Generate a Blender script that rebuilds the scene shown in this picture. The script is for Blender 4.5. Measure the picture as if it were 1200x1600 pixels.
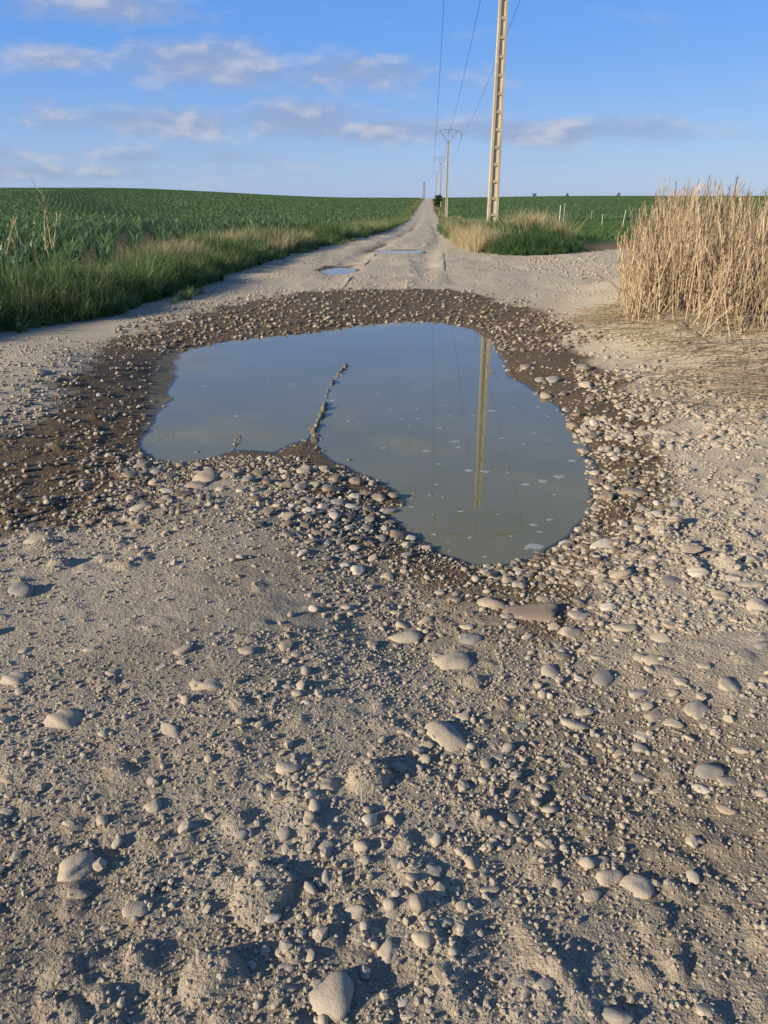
import bpy, math, random
import numpy as np
from mathutils import Vector, Matrix

for o in list(bpy.data.objects):
    bpy.data.objects.remove(o, do_unlink=True)
scene = bpy.context.scene
COL = scene.collection
rnd = random.Random(7)
rng = np.random.default_rng(11)
R = math.radians

# ------------------------------------------------------------------ camera
F, PITCH, CAMH = 1180.0, R(22.55), 1.5          # focal length in photo pixels, tilt, eye height above the water
cam_d = bpy.data.cameras.new('camera'); cam = bpy.data.objects.new('camera', cam_d); COL.objects.link(cam)
cam.location = (0, 0, CAMH); cam.rotation_euler = (R(90) - PITCH, 0, 0)
cam_d.sensor_fit = 'VERTICAL'; cam_d.sensor_height = 36; cam_d.sensor_width = 27
cam_d.lens = F / 1600 * 36; cam_d.clip_start = 0.05; cam_d.clip_end = 6000
scene.camera = cam
scene.render.resolution_x, scene.render.resolution_y = 768, 1024

# ------------------------------------------------------------------ sun and exposure
SUN_EL, SUN_AZ = R(19), math.atan2(-0.875, -0.485)      # azimuth clockwise from +Y
S = Vector((math.sin(SUN_AZ) * math.cos(SUN_EL), math.cos(SUN_AZ) * math.cos(SUN_EL), math.sin(SUN_EL)))
sd = bpy.data.lights.new('sun', 'SUN'); sun = bpy.data.objects.new('sun', sd); COL.objects.link(sun)
sd.energy = 5.0; sd.angle = R(0.5); sd.color = (1.0, 0.86, 0.64)
sun.rotation_euler = S.to_track_quat('Z', 'Y').to_euler(); sun.location = (-20, -10, 15)
vs = scene.view_settings
vs.view_transform = 'Standard'; vs.look = 'None'; vs.exposure = 0.72; vs.gamma = 1; vs.use_curve_mapping = False

# ------------------------------------------------------------------ rays through photo pixels -> places on the ground
def ray(u, v):
    dx, dy = (u - 600) / F, (800 - v) / F
    return Vector((dx, math.cos(PITCH) + dy * math.sin(PITCH), -math.sin(PITCH) + dy * math.cos(PITCH)))

PY = np.array([-60, 0, 22, 30, 56, 90, 125, 200, 300, 420, 500, 650, 900, 3200.])
PZ = np.array([0.05, 0, 0, -.02, -.70, -1.3, -1.8, -1.4, -.2, 1.05, 1.35, .2, -6, -60.])
def prof(y): return np.interp(y, PY, PZ)

def px(u, v, dz=0.0):
    d = ray(u, v); y = 5.0
    for k in range(60):
        z = float(prof(y)) + dz
        t = (z - CAMH) / d.z if d.z < -1e-4 else 400
        yn = min(max(t * d.y, 0.2), 600)
        y = 0.5 * y + 0.5 * yn
    t = y / d.y
    return (t * d.x, y)

# ------------------------------------------------------------------ sky
class NT:
    def __init__(s, tree): s.t = tree; s.n = tree.nodes; s.l = tree.links
    def new(s, kind, **kw):
        n = s.n.new(kind)
        for k, v in kw.items(): setattr(n, k, v)
        return n
    def put(s, sock, val):
        if hasattr(val, 'is_linked') or hasattr(val, 'links'): s.l.new(val, sock)
        else: sock.default_value = val
    def m(s, op, a, b=None, c=None, clamp=False):
        n = s.new('ShaderNodeMath', operation=op, use_clamp=clamp)
        for i, q in enumerate((a, b, c)):
            if q is not None: s.put(n.inputs[i], q)
        return n.outputs[0]
    def ramp(s, x, a, b):                       # smoothstep a..b
        n = s.new('ShaderNodeMapRange', interpolation_type='SMOOTHSTEP')
        s.put(n.inputs[0], x); n.inputs[1].default_value = a; n.inputs[2].default_value = b
        return n.outputs[0]
    def mix(s, fac, a, b):
        n = s.new('ShaderNodeMix', data_type='RGBA')
        s.put(n.inputs[0], fac)
        for sock, q in ((n.inputs[6], a), (n.inputs[7], b)):
            s.put(sock, (*q, 1) if isinstance(q, tuple) and len(q) == 3 else q)
        return n.outputs[2]
    def noise(s, vec, scale, detail=4, rough=.55, dist=0.0):
        n = s.new('ShaderNodeTexNoise'); n.noise_dimensions = '3D'
        if vec is not None: s.l.new(vec, n.inputs['Vector'])
        n.inputs['Scale'].default_value = scale; n.inputs['Detail'].default_value = detail
        n.inputs['Roughness'].default_value = rough; n.inputs['Distortion'].default_value = dist
        return n.outputs[0]

world = bpy.data.worlds.new('World'); scene.world = world; world.use_nodes = True
w = NT(world.node_tree); w.n.clear()
sky = w.new('ShaderNodeTexSky', sky_type='NISHITA'); sky.sun_disc = False
sky.sun_elevation = SUN_EL; sky.sun_rotation = SUN_AZ % (2 * math.pi)
sky.altitude = 100; sky.air_density = 1.0; sky.dust_density = 0.3; sky.ozone_density = 2.0
SKY_STRENGTH = 0.105
tc = w.new('ShaderNodeTexCoord'); sep = w.new('ShaderNodeSeparateXYZ'); w.l.new(tc.outputs['Generated'], sep.inputs[0])
az = w.m('ARCTAN2', sep.outputs[0], sep.outputs[1]); el = w.m('ARCSINE', sep.outputs[2])
def blob_coord(u, v):
    d = ray(u, v).normalized(); return math.atan2(d.x, d.y), math.asin(d.z)
#        u    v   half width, half height (photo pixels), weight: each drifting bank of cloud in view
BLOBS = [(170, 12, 150, 34, 1.1), (120, 90, 110, 22, 1.0), (310, 100, 150, 44, 1.25), (560, 116, 150, 30, 1.05), (755, 52, 45, 14, .35),
         (250, 192, 210, 26, 1.1), (470, 188, 150, 32, 1.15), (600, 204, 260, 22, 1.2), (850, 206, 250, 21, 1.2), (1040, 214, 110, 10, .7),
         (200, 245, 300, 15, .75), (60, 268, 300, 16, .8), (430, 258, 150, 8, .45), (800, 252, 140, 8, .4),
         (1100, 165, 170, 8, .28), (70, 158, 40, 10, .5), (170, 266, 24, 7, .5),
         (300, -155, 230, 35, .75), (700, -190, 180, 30, .6), (150, -260, 190, 34, .75), (1050, -300, 240, 40, .6),
         (-350, 150, 240, 30, .9), (1650, 190, 300, 24, .9), (-300, 30, 200, 30, .8)]
total = None
for (u, v, hw, hh, wt) in BLOBS:
    a0, e0 = blob_coord(u, v); a1, _ = blob_coord(u + hw, v); _, e1 = blob_coord(u, v - hh)
    p = w.m('MULTIPLY', w.m('SUBTRACT', az, a0), 1 / (a1 - a0)); q = w.m('MULTIPLY', w.m('SUBTRACT', el, e0), 1 / (e1 - e0))
    r2 = w.m('ADD', w.m('MULTIPLY', p, p), w.m('MULTIPLY', q, q))
    g = w.m('MULTIPLY', w.m('EXPONENT', w.m('MULTIPLY', r2, -0.9)), wt)
    total = g if total is None else w.m('MAXIMUM', total, g)
def cloud_noise(da, de):
    cv = w.new('ShaderNodeCombineXYZ')
    w.l.new(w.m('MULTIPLY', w.m('ADD', az, da), 11.0), cv.inputs[0]); w.l.new(w.m('MULTIPLY', w.m('ADD', el, de), 26.0), cv.inputs[1])
    return w.noise(cv.outputs[0], 1.0, 6, .54, .2)
n1 = cloud_noise(0, 0); n2 = cloud_noise(-.006, .011)
dens = w.m('ADD', w.m('MULTIPLY', total, .42), n1)
alpha = w.m('MULTIPLY', w.ramp(dens, .54, 1.02), .80)
lit = w.ramp(w.m('SUBTRACT', n1, n2), -.05, .17)
ccol = w.mix(lit, (.33, .41, .62), (.61, .61, .69))
# clear evening blue, paler towards the horizon all round, over the physical sky
k1 = 1 / SKY_STRENGTH
air = w.mix(w.ramp(el, -.02, .20), tuple(k1 * c for c in (.165, .260, .450)), tuple(k1 * c for c in (.052, .185, .510)))
air = w.mix(w.ramp(el, .15, 1.0), air, tuple(k1 * c for c in (.034, .080, .19)))
skyc = w.mix(.80, sky.outputs[0], air)
bg1 = w.new('ShaderNodeBackground'); w.l.new(skyc, bg1.inputs[0]); bg1.inputs[1].default_value = SKY_STRENGTH
bg2 = w.new('ShaderNodeBackground'); w.l.new(ccol, bg2.inputs[0]); bg2.inputs[1].default_value = 0.58
mx = w.new('ShaderNodeMixShader'); w.l.new(alpha, mx.inputs[0]); w.l.new(bg1.outputs[0], mx.inputs[1]); w.l.new(bg2.outputs[0], mx.inputs[2])
wo = w.new('ShaderNodeOutputWorld'); w.l.new(mx.outputs[0], wo.inputs[0])

# ------------------------------------------------------------------ helpers
def tag(o, label=None, cat=None, group=None, kind=None):
    for k, v in (('label', label), ('category', cat), ('group', group), ('kind', kind)):
        if v: o[k] = v
    return o
def mesh(name, V, Fc, mat=None, smooth=True):
    me = bpy.data.meshes.new(name); me.from_pydata([tuple(map(float, v)) for v in V], [], [tuple(map(int, f)) for f in Fc])
    if mat: me.materials.append(mat)
    if smooth: me.polygons.foreach_set('use_smooth', [True] * len(me.polygons))
    me.update(); return me
def add(name, me, parent=None, loc=None):
    o = bpy.data.objects.new(name, me); COL.objects.link(o)
    if parent: o.parent = parent
    if loc is not None: o.location = loc
    return o
def empty(name, loc, rz=0):
    o = bpy.data.objects.new(name, None); COL.objects.link(o); o.location = loc; o.rotation_euler = (0, 0, rz)
    o.empty_display_size = .2; return o

class MB:                                        # collects shapes of one part
    def __init__(s): s.V = []; s.F = []
    def quadstrip(s, A, B, closed=False):
        b = len(s.V); n = len(A); s.V += list(A) + list(B)
        for i in range(n if closed else n - 1):
            j = (i + 1) % n; s.F.append((b + i, b + j, b + n + j, b + n + i))
    def tube(s, pts, rad, sides=6, cap=True):
        pts = [Vector(p) for p in pts]; rings = []
        for i, p in enumerate(pts):
            t = (pts[min(i + 1, len(pts) - 1)] - pts[max(i - 1, 0)]).normalized()
            ref = Vector((0, 0, 1)) if abs(t.z) < .9 else Vector((1, 0, 0))
            a = t.cross(ref).normalized(); c = t.cross(a)
            r = rad[i] if hasattr(rad, '__len__') else rad
            rings.append([p + a * (r * math.cos(2 * math.pi * k / sides)) + c * (r * math.sin(2 * math.pi * k / sides)) for k in range(sides)])
        b = len(s.V)
        for rg in rings: s.V += rg
        for i in range(len(rings) - 1):
            for k in range(sides):
                k2 = (k + 1) % sides
                s.F.append((b + i * sides + k, b + i * sides + k2, b + (i + 1) * sides + k2, b + (i + 1) * sides + k))
        if cap:
            s.F.append(tuple(b + k for k in range(sides))[::-1]); e = b + (len(rings) - 1) * sides
            s.F.append(tuple(e + k for k in range(sides)))
        return s
    def prism(s, lo, hi):                        # two quads of 4 corners each, bottom and top
        b = len(s.V); s.V += [Vector(p) for p in lo] + [Vector(p) for p in hi]
        s.F += [(b + 3, b + 2, b + 1, b), (b + 4, b + 5, b + 6, b + 7)] + [(b + i, b + (i + 1) % 4, b + 4 + (i + 1) % 4, b + 4 + i) for i in range(4)]
        return s
    def box(s, x0, x1, y0, y1, z0, z1):
        return s.prism([(x0, y0, z0), (x1, y0, z0), (x1, y1, z0), (x0, y1, z0)], [(x0, y0, z1), (x1, y0, z1), (x1, y1, z1), (x0, y1, z1)])
    def blade(s, base, az_, h, lean, wd, seg=3, curl=1.0, rise=1.0):
        # one tapering leaf that rises and bends over
        dx, dy = math.cos(az_), math.sin(az_); sx, sy = -dy, dx; b = len(s.V); base = Vector(base)
        for i in range(seg + 1):
            t = i / seg; o = lean * (t ** (1 + curl)); z = h * rise * (t - .35 * lean / max(h, .01) * t ** 3)
            ww = wd * (1 - t) ** .7 * (.6 + .8 * min(t * 3, .5)) * .5
            c = base + Vector((dx * o, dy * o, z))
            if i < seg: s.V += [c + Vector((sx * ww, sy * ww, 0)), c - Vector((sx * ww, sy * ww, 0))]
            else: s.V.append(c)
        for i in range(seg - 1): s.F.append((b + 2 * i, b + 2 * i + 1, b + 2 * i + 3, b + 2 * i + 2))
        s.F.append((b + 2 * seg - 2, b + 2 * seg - 1, b + 2 * seg)); return s
    def mesh(s, name, mat, smooth=False): return mesh(name, s.V, s.F, mat, smooth)

def scatter(name, meshes, P, rot, scl, idx=None, parent=None, extra=None):
    """one object whose points carry copies of the given meshes (uncountable small stuff)"""
    n = len(P); me = bpy.data.meshes.new(name); me.vertices.add(n); me.vertices.foreach_set('co', np.asarray(P, dtype=np.float32).ravel())
    def at(nm, ty, arr, key):
        a = me.attributes.new(nm, ty, 'POINT'); a.data.foreach_set(key, np.ascontiguousarray(arr).ravel())
    at('rot', 'FLOAT_VECTOR', np.asarray(rot, np.float32), 'vector'); at('scl', 'FLOAT_VECTOR', np.asarray(scl, np.float32), 'vector')
    if idx is None: idx = rng.integers(0, len(meshes), n)
    at('idx', 'INT', np.asarray(idx, np.int32), 'value')
    for k, v in (extra or {}).items(): at(k, 'FLOAT', np.asarray(v, np.float32), 'value')
    o = add(name, me, parent)
    c = bpy.data.collections.new(name + '_shapes')
    for i, q in enumerate(meshes): c.objects.link(bpy.data.objects.new('%s_shape_%02d' % (name, i), q))
    g = bpy.data.node_groups.new(name, 'GeometryNodeTree')
    g.interface.new_socket('Geometry', in_out='INPUT', socket_type='NodeSocketGeometry'); g.interface.new_socket('Geometry', in_out='OUTPUT', socket_type='NodeSocketGeometry')
    gi = g.nodes.new('NodeGroupInput'); go = g.nodes.new('NodeGroupOutput')
    ci = g.nodes.new('GeometryNodeCollectionInfo'); ci.inputs['Collection'].default_value = c
    ci.inputs['Separate Children'].default_value = True; ci.inputs['Reset Children'].default_value = True
    ip = g.nodes.new('GeometryNodeInstanceOnPoints'); ip.inputs['Pick Instance'].default_value = True
    def na(nm, ty):
        q = g.nodes.new('GeometryNodeInputNamedAttribute'); q.data_type = ty; q.inputs[0].default_value = nm; return q.outputs[0]
    g.links.new(gi.outputs[0], ip.inputs['Points']); g.links.new(ci.outputs[0], ip.inputs['Instance'])
    g.links.new(na('idx', 'INT'), ip.inputs['Instance Index']); g.links.new(na('rot', 'FLOAT_VECTOR'), ip.inputs['Rotation']); g.links.new(na('scl', 'FLOAT_VECTOR'), ip.inputs['Scale'])
    g.links.new(ip.outputs[0], go.inputs[0])
    md = o.modifiers.new('scatter', 'NODES'); md.node_group = g
    return o

# numpy noise -------------------------------------------------------
def vnoise(x, y, seed=0):
    xi = np.floor(x).astype(np.int64); yi = np.floor(y).astype(np.int64); fx = x - xi; fy = y - yi
    fx = fx * fx * fx * (fx * (fx * 6 - 15) + 10); fy = fy * fy * fy * (fy * (fy * 6 - 15) + 10)
    def h(a, b):
        k = (a * 374761393 + b * 668265263 + seed * 974711) & 0xffffffff
        k = ((k ^ (k >> 13)) * 1274126177) & 0xffffffff
        return ((k ^ (k >> 16)) & 0xffff) / 32767.5 - 1
    return (h(xi, yi) * (1 - fx) + h(xi + 1, yi) * fx) * (1 - fy) + (h(xi, yi + 1) * (1 - fx) + h(xi + 1, yi + 1) * fx) * fy
def fbm(x, y, wl, octaves=3, seed=0, gain=.5):
    t = 0; a = 1; s = 0
    for k in range(octaves):
        t = t + a * vnoise(x / wl + 17.3 * k, y / wl - 9.1 * k, seed + k); s += a; a *= gain; wl *= .5
    return t / s
def sstep(a, b, x):
    t = np.clip((x - a) / (b - a), 0, 1); return t * t * (3 - 2 * t)
def poly_sd(X, Y, P):                             # signed distance, negative inside
    d = np.full(X.shape, 1e9); ins = np.zeros(X.shape, bool); n = len(P)
    for i in range(n):
        ax, ay = P[i]; bx, by = P[(i + 1) % n]; ex, ey = bx - ax, by - ay
        t = np.clip(((X - ax) * ex + (Y - ay) * ey) / (ex * ex + ey * ey + 1e-12), 0, 1)
        d = np.minimum(d, (X - ax - t * ex) ** 2 + (Y - ay - t * ey) ** 2)
        c = ((ay > Y) != (by > Y)) & (X < (bx - ax) * (Y - ay) / (by - ay + 1e-12) + ax); ins ^= c
    d = np.sqrt(d); return np.where(ins, -d, d)
def line_d(X, Y, P):
    d = np.full(X.shape, 1e9)
    for (ax, ay), (bx, by) in zip(P[:-1], P[1:]):
        ex, ey = bx - ax, by - ay; t = np.clip(((X - ax) * ex + (Y - ay) * ey) / (ex * ex + ey * ey), 0, 1)
        d = np.minimum(d, (X - ax - t * ex) ** 2 + (Y - ay - t * ey) ** 2)
    return np.sqrt(d)

# ------------------------------------------------------------------ materials
def material(name, build, bump=None):
    m = bpy.data.materials.new(name); m.use_nodes = True; t = NT(m.node_tree); t.n.clear()
    out = t.new('ShaderNodeOutputMaterial'); b = t.new('ShaderNodeBsdfPrincipled')
    sh = build(t, b); t.l.new(sh if sh is not None else b.outputs[0], out.inputs[0]); return m
def pos(t): return t.new('ShaderNodeNewGeometry').outputs['Position']
def attr(t, n, kind='GEOMETRY'): return t.new('ShaderNodeAttribute', attribute_name=n, attribute_type=kind).outputs['Fac']
def bump(t, b, h, strength, dist):
    n = t.new('ShaderNodeBump'); n.inputs['Strength'].default_value = strength; n.inputs['Distance'].default_value = dist
    t.l.new(h, n.inputs['Height']); t.l.new(n.outputs[0], b.inputs['Normal'])

DRY_A, DRY_B, DRY_C = (.370, .318, .247), (.285, .240, .182), (.465, .402, .313)
WET_A, WET_B = (.155, .112, .064), (.090, .064, .037)
def m_dirt(t, b):
    p = pos(t); wet = attr(t, 'wet'); tone = attr(t, 'tone')
    n1 = t.noise(p, 1.3, 6, .6); n2 = t.noise(p, 22, 5, .65); n3 = t.noise(p, 140, 3, .6)
    c = t.mix(t.ramp(n1, .35, .68), DRY_B, DRY_A); c = t.mix(t.ramp(n2, .45, .75), c, DRY_C)
    c = t.mix(t.m('MULTIPLY', t.ramp(n3, .55, .35), .45), c, (.20, .168, .125))
    c = t.mix(t.m('MULTIPLY', attr(t, 'pale'), .75), c, t.mix(n2, (.46, .395, .295), (.55, .475, .355)))
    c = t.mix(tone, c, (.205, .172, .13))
    wc = t.mix(t.ramp(n2, .35, .7), WET_B, WET_A); wc = t.mix(attr(t, 'silt'), wc, (.17, .145, .095))
    wm = t.ramp(t.m('ADD', wet, t.m('MULTIPLY', t.m('SUBTRACT', n2, .5), .7)), .30, .70)
    t.l.new(t.mix(wm, c, wc), b.inputs['Base Color'])
    t.l.new(t.m('SUBTRACT', .95, t.m('MULTIPLY', wm, .25)), b.inputs['Roughness']); b.inputs['Specular IOR Level'].default_value = .15
    v = t.new('ShaderNodeTexVoronoi', feature='SMOOTH_F1'); v.inputs['Scale'].default_value = 75; t.l.new(p, v.inputs['Vector'])
    h = t.m('ADD', t.m('ADD', t.m('MULTIPLY', n2, .6), t.m('MULTIPLY', n3, .9)), t.m('MULTIPLY', v.outputs['Distance'], -.5))
    bump(t, b, h, .8, .012)
M_DIRT = material('dirt', m_dirt)
def m_field(t, b):
    p = pos(t); n1 = t.noise(p, .5, 5); n2 = t.noise(p, 9, 5, .65); gr = attr(t, 'green')
    c = t.mix(t.ramp(n2, .35, .65), (.16, .115, .07), (.27, .20, .125)); c2 = t.mix(t.ramp(n1, .4, .6), (.035, .075, .03), (.055, .10, .035))
    t.l.new(t.mix(gr, c, c2), b.inputs['Base Color']); b.inputs['Roughness'].default_value = 1; b.inputs['Specular IOR Level'].default_value = .1
    bump(t, b, n2, .8, .05)
M_FIELD = material('field_soil', m_field)
def leafmat(name, c0, c1, trans=.35, rough=.55, spec=.25):
    def f(t, b):
        oi = t.new('ShaderNodeObjectInfo'); n = t.noise(pos(t), 3.0, 3); k = t.m('ADD', t.m('MULTIPLY', oi.outputs['Random'], .6), t.m('MULTIPLY', n, .5))
        c = t.mix(t.ramp(k, .1, .85), c0, c1); t.l.new(c, b.inputs['Base Color'])
        b.inputs['Roughness'].default_value = rough; b.inputs['Specular IOR Level'].default_value = spec
        tr = t.new('ShaderNodeBsdfTranslucent'); t.l.new(c, tr.inputs[0]); mx = t.new('ShaderNodeMixShader'); mx.inputs[0].default_value = trans
        t.l.new(b.outputs[0], mx.inputs[1]); t.l.new(tr.outputs[0], mx.inputs[2]); return mx.outputs[0]
    return material(name, f)
M_GRASS = leafmat('verge_grass', (.055, .100, .034), (.20, .26, .095))
M_LUSH = leafmat('lush_grass', (.04, .090, .033), (.095, .165, .058))
M_STRAW = leafmat('dry_grass', (.33, .27, .15), (.52, .43, .26), .25, .8, .1)
M_REED = leafmat('dry_reed', (.18, .120, .078), (.55, .43, .285), .2, .75, .15)
M_LITTER = leafmat('reed_litter', (.25, .19, .12), (.40, .32, .20), .1, .85, .1)
M_CORN = leafmat('maize_leaf', (.041, .094, .040), (.118, .188, .074), .32, .42, .4)
M_CROP = leafmat('low_crop', (.06, .115, .042), (.10, .165, .062), .3, .7, .15)
M_BUSH = leafmat('bush_leaf', (.015, .035, .012), (.035, .06, .02), .2)
M_WEED = leafmat('dry_weed', (.36, .28, .17), (.52, .43, .28), .1, .8, .1)

def stonemat(name, cols, dust, dustcol=(.39, .325, .24), rough=.8, spec=.25):
    def f(t, b):
        oi = t.new('ShaderNodeObjectInfo'); p = pos(t); r = oi.outputs['Random']
        n2 = t.noise(p, 35, 5, .65); n3 = t.noise(p, 260, 3, .6)
        c = t.mix(t.ramp(r, .0, .5), cols[0], cols[1]); c = t.mix(t.ramp(r, .5, 1.0), c, cols[2])
        c = t.mix(t.m('MULTIPLY', t.ramp(n3, .45, .7), .35), c, tuple(x * .6 for x in cols[0]))
        c = t.mix(t.m('MULTIPLY', t.ramp(n2, .62 - dust * .45, .78 - dust * .35), min(1, dust + .25)), c, dustcol)
        t.l.new(c, b.inputs['Base Color']); b.inputs['Roughness'].default_value = rough; b.inputs['Specular IOR Level'].default_value = spec
        bump(t, b, t.m('ADD', n2, t.m('MULTIPLY', n3, .4)), .5, .007)
    return material(name, f)
M_ST_DUSTY = stonemat('stone_dusty', [(.265, .232, .185), (.355, .302, .228), (.32, .29, .245)], .65, (.35, .298, .228))
M_ST_CLEAN = stonemat('stone_clean', [(.21, .20, .185), (.34, .275, .195), (.47, .42, .345)], .22, (.36, .295, .21))
M_ST_WET = stonemat('stone_wet', [(.13, .098, .066), (.24, .19, .13), (.17, .145, .115)], .10, (.2, .16, .11), .42, .4)
M_ST_BROWN = stonemat('stone_brown', [(.21, .165, .125), (.21, .165, .125), (.21, .165, .125)], .1, (.27, .215, .155), .6)

# ------------------------------------------------------------------ outlines on the ground, traced on the real ground plane
def P(*uv): return [px(u, v) for u, v in uv]
PUDDLE = P((630, 502), (560, 508), (480, 520), (400, 527), (330, 537), (265, 550), (240, 570), (233, 600), (226, 640), (216, 680), (213, 703), (238, 722),
           (290, 723), (330, 716), (375, 704), (430, 708), (478, 690), (500, 702), (506, 718), (540, 732), (578, 746), (604, 764), (622, 788), (588, 790), (590, 806),
           (640, 842), (680, 870), (740, 886), (800, 886), (850, 872), (900, 846), (930, 802), (936, 770), (925, 730), (905, 690), (886, 652), (868, 630), (830, 610),
           (800, 590), (788, 560), (770, 532), (740, 515), (690, 503))
PUDDLE2 = P((500, 430), (520, 425), (550, 426), (556, 430), (545, 435), (515, 436))
PUDDLE3 = P((592, 397), (620, 395.6), (650, 396), (655, 398), (640, 400), (605, 399.6))
WET = P((540, 463), (700, 460), (790, 482), (868, 515), (900, 560), (950, 600), (1000, 660), (1022, 720), (1000, 770), (975, 830), (955, 880), (915, 955),
        (850, 985), (750, 972), (660, 950), (600, 932), (545, 895), (480, 855), (450, 822), (455, 775), (350, 752), (255, 785), (190, 835), (70, 862), (-150, 840),
        (-150, 730), (60, 685), (120, 640), (150, 585), (180, 545), (260, 515), (330, 492), (420, 476), (480, 466))
RIDGE = P((495, 705), (490, 672), (505, 645), (512, 612), (525, 590), (541, 572))
RIDGE2 = P((360, 712), (372, 690), (376, 680))
LEFT_EDGE = [(-16, -60), (-9, 0), (-6.2, 5)] + P((0, 535), (130, 510), (250, 480), (380, 430), (470, 400), (545, 380), (600, 365), (637, 345), (652, 326)) + [(20.5, 420), (28, 560), (28, 3000)]
LE = sorted(LEFT_EDGE, key=lambda q: q[1]); LEX = np.array([q[0] for q in LE]); LEY = np.array([q[1] for q in LE])
def xL(y): return np.interp(y, LEY, LEX)
RIGHT_VERGE = P((676, 328), (684, 345), (690, 365), (708, 385), (742, 402), (800, 407), (870, 404), (935, 399), (990, 394), (1100, 392), (1500, 388), (2500, 380)) + [(400, 60), (900, 3000), (32, 3000), (32, 560), (24.5, 420)]
REED_ISLE = [px(u, v, .27) for u, v in ((966, 465), (976, 498), (1040, 516), (1100, 530), (1200, 542), (1350, 550), (1600, 555), (1650, 440), (1400, 415), (1100, 425), (978, 436))]

# ------------------------------------------------------------------ the ground as one heightfield
def axis(parts):
    out = [parts[0][0]]
    for a, b, st, rel in parts:
        q = out[-1]
        while q < b:
            q += max(st, rel * abs(q)); out.append(q)
    return np.array(out)
xh = axis([(0, 1.0, .0082, 0), (1, 6, .0082, .016), (6, 2600, .05, .06)])
XS = np.concatenate([-xh[::-1], xh[1:]])
ys_n = axis([(.5, 2.6, .0082, 0), (2.6, 12, .008, .0045), (12, 45, .05, .011), (45, 3100, .5, .04)])
YS = np.concatenate([np.array([-60, -30, -15, -8, -4, -2, -1, -.5, -.1, .15, .3, .4, .46]), ys_n])
X, Y = np.meshgrid(XS, YS)
DXg = np.gradient(XS)[None, :] + 0 * Y; DYg = np.gradient(YS)[:, None] + 0 * X; SP = np.maximum(DXg, DYg)

def field_rise(x, y):
    azm = np.arctan2(x, np.maximum(y, 1)); far = sstep(55, 370, y)
    left = sstep(-.02, -.34, azm) * 4.7 * far * (1 - .9 * sstep(420, 800, y))
    right = sstep(.06, .25, azm) * .9 * far * (1 - sstep(450, 800, y))
    return left + right
H = prof(Y) + field_rise(X, Y)
near = Y < 60
SDP = np.full(X.shape, 99.); SDW = SDP.copy(); SD2 = SDP.copy(); SD3 = SDP.copy(); SDR = SDP.copy()
lim = (np.abs(X) < 14) & (Y < 30) & (Y > -3)
SDP[lim] = poly_sd(X[lim], Y[lim], PUDDLE); SDW[lim] = poly_sd(X[lim], Y[lim], WET)
SD2[lim] = poly_sd(X[lim], Y[lim], PUDDLE2); SD3[lim] = poly_sd(X[lim], Y[lim], PUDDLE3); SDR[lim] = poly_sd(X[lim], Y[lim], REED_ISLE)
SDG = poly_sd(X, Y, RIGHT_VERGE); OFFL = X - xL(Y)            # OFFL < 0: left of the track
edge_n = fbm(X, Y, 1.6, 3, 40)
sp_ = SDP + .13 * fbm(X, Y, .30, 4, 5, .65) * np.clip(np.abs(SDP) * 6, 0.4, 1)
H = H + np.where(sp_ > 0, .022 * (1 - np.exp(-np.maximum(sp_, 0) / .25)) + .095 * (1 - np.exp(-np.maximum(sp_, 0) / 1.5)), -.09 * (1 - np.exp(np.minimum(sp_, 0) / .55)))
def gauss(u, v, rx, ry, a):
    cx, cy = px(u, v); return a * np.exp(-((X - cx) / rx) ** 2 - ((Y - cy) / ry) ** 2)
H = H + gauss(40, 610, .95, 1.5, .13) + gauss(380, 860, .5, .5, .045) + gauss(300, 1150, .55, .5, .02) - gauss(620, 1010, .25, .35, .03)
H = H + .26 * sstep(1.0, -.7, SDR + .25 * edge_n) + gauss(1060, 560, .55, .35, .06)
H = H - gauss(980, 1250, .35, .45, .02) + gauss(1150, 980, .5, .6, .03)
track = (OFFL > -.1 + .25 * edge_n) & (SDG > .12 * edge_n)
trk = track.astype(float)
H = H + .12 * sstep(-.05, -1.2, OFFL) * (Y < 80) + .16 * sstep(.1, -1.2, SDG) * (Y < 120)
# second and third puddles far up the track, and the ruts they stand in
H = H - .05 * sstep(.25, -.15, SD2) - .05 * sstep(.5, -.2, SD3)
road_c = .5 * (xL(Y) + np.interp(Y, [0, 22, 40, 120, 420], [2.5, 3.0, 4.2, 8.7, 24.5])); lat = X - road_c
rut = np.exp(-((lat + .85) / .28) ** 2) + np.exp(-((lat - .95) / .28) ** 2)
H = H - .05 * rut * sstep(12, 18, Y) * trk
# relief: undulation, clods and crumbs; each octave only where the mesh can carry it
amp = np.where(SDP > 0, .30 + .70 * sstep(0, .45, SDP), .12) * np.where(track, 1, .7)
for wl, a, sdx in ((1.1, .018, 1), (.42, .0045, 2), (.18, .0022, 3), (.085, .0022, 4), (.045, .0021, 5), (.024, .0015, 6)):
    wgt = np.clip(wl / (2.4 * SP) - .6, 0, 1)
    n = vnoise(X / wl + 3.7 * sdx, Y / wl - 5.1 * sdx, 100 + sdx)
    if sdx >= 3: n = np.sign(n) * np.abs(n) ** .8 + .5 * np.maximum(vnoise(X / wl * 1.7, Y / wl * 1.7, 200 + sdx), 0) ** 2
    rough = .55 + .8 * sstep(-.2, .5, fbm(X, Y, .9, 2, 300 + sdx)) if sdx >= 3 else 1
    H = H + n * a * amp * wgt * rough
H = H + trk * sstep(10, 14, Y) * sstep(.3, 1.0, np.minimum(SD2, SD3)) * (.030 * fbm(X * 2.0, Y, .9, 3, 350) + .03 * np.maximum(0, fbm(X * 1.5, Y * .5, .7, 2, 351)) * (rut > .15))
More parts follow.
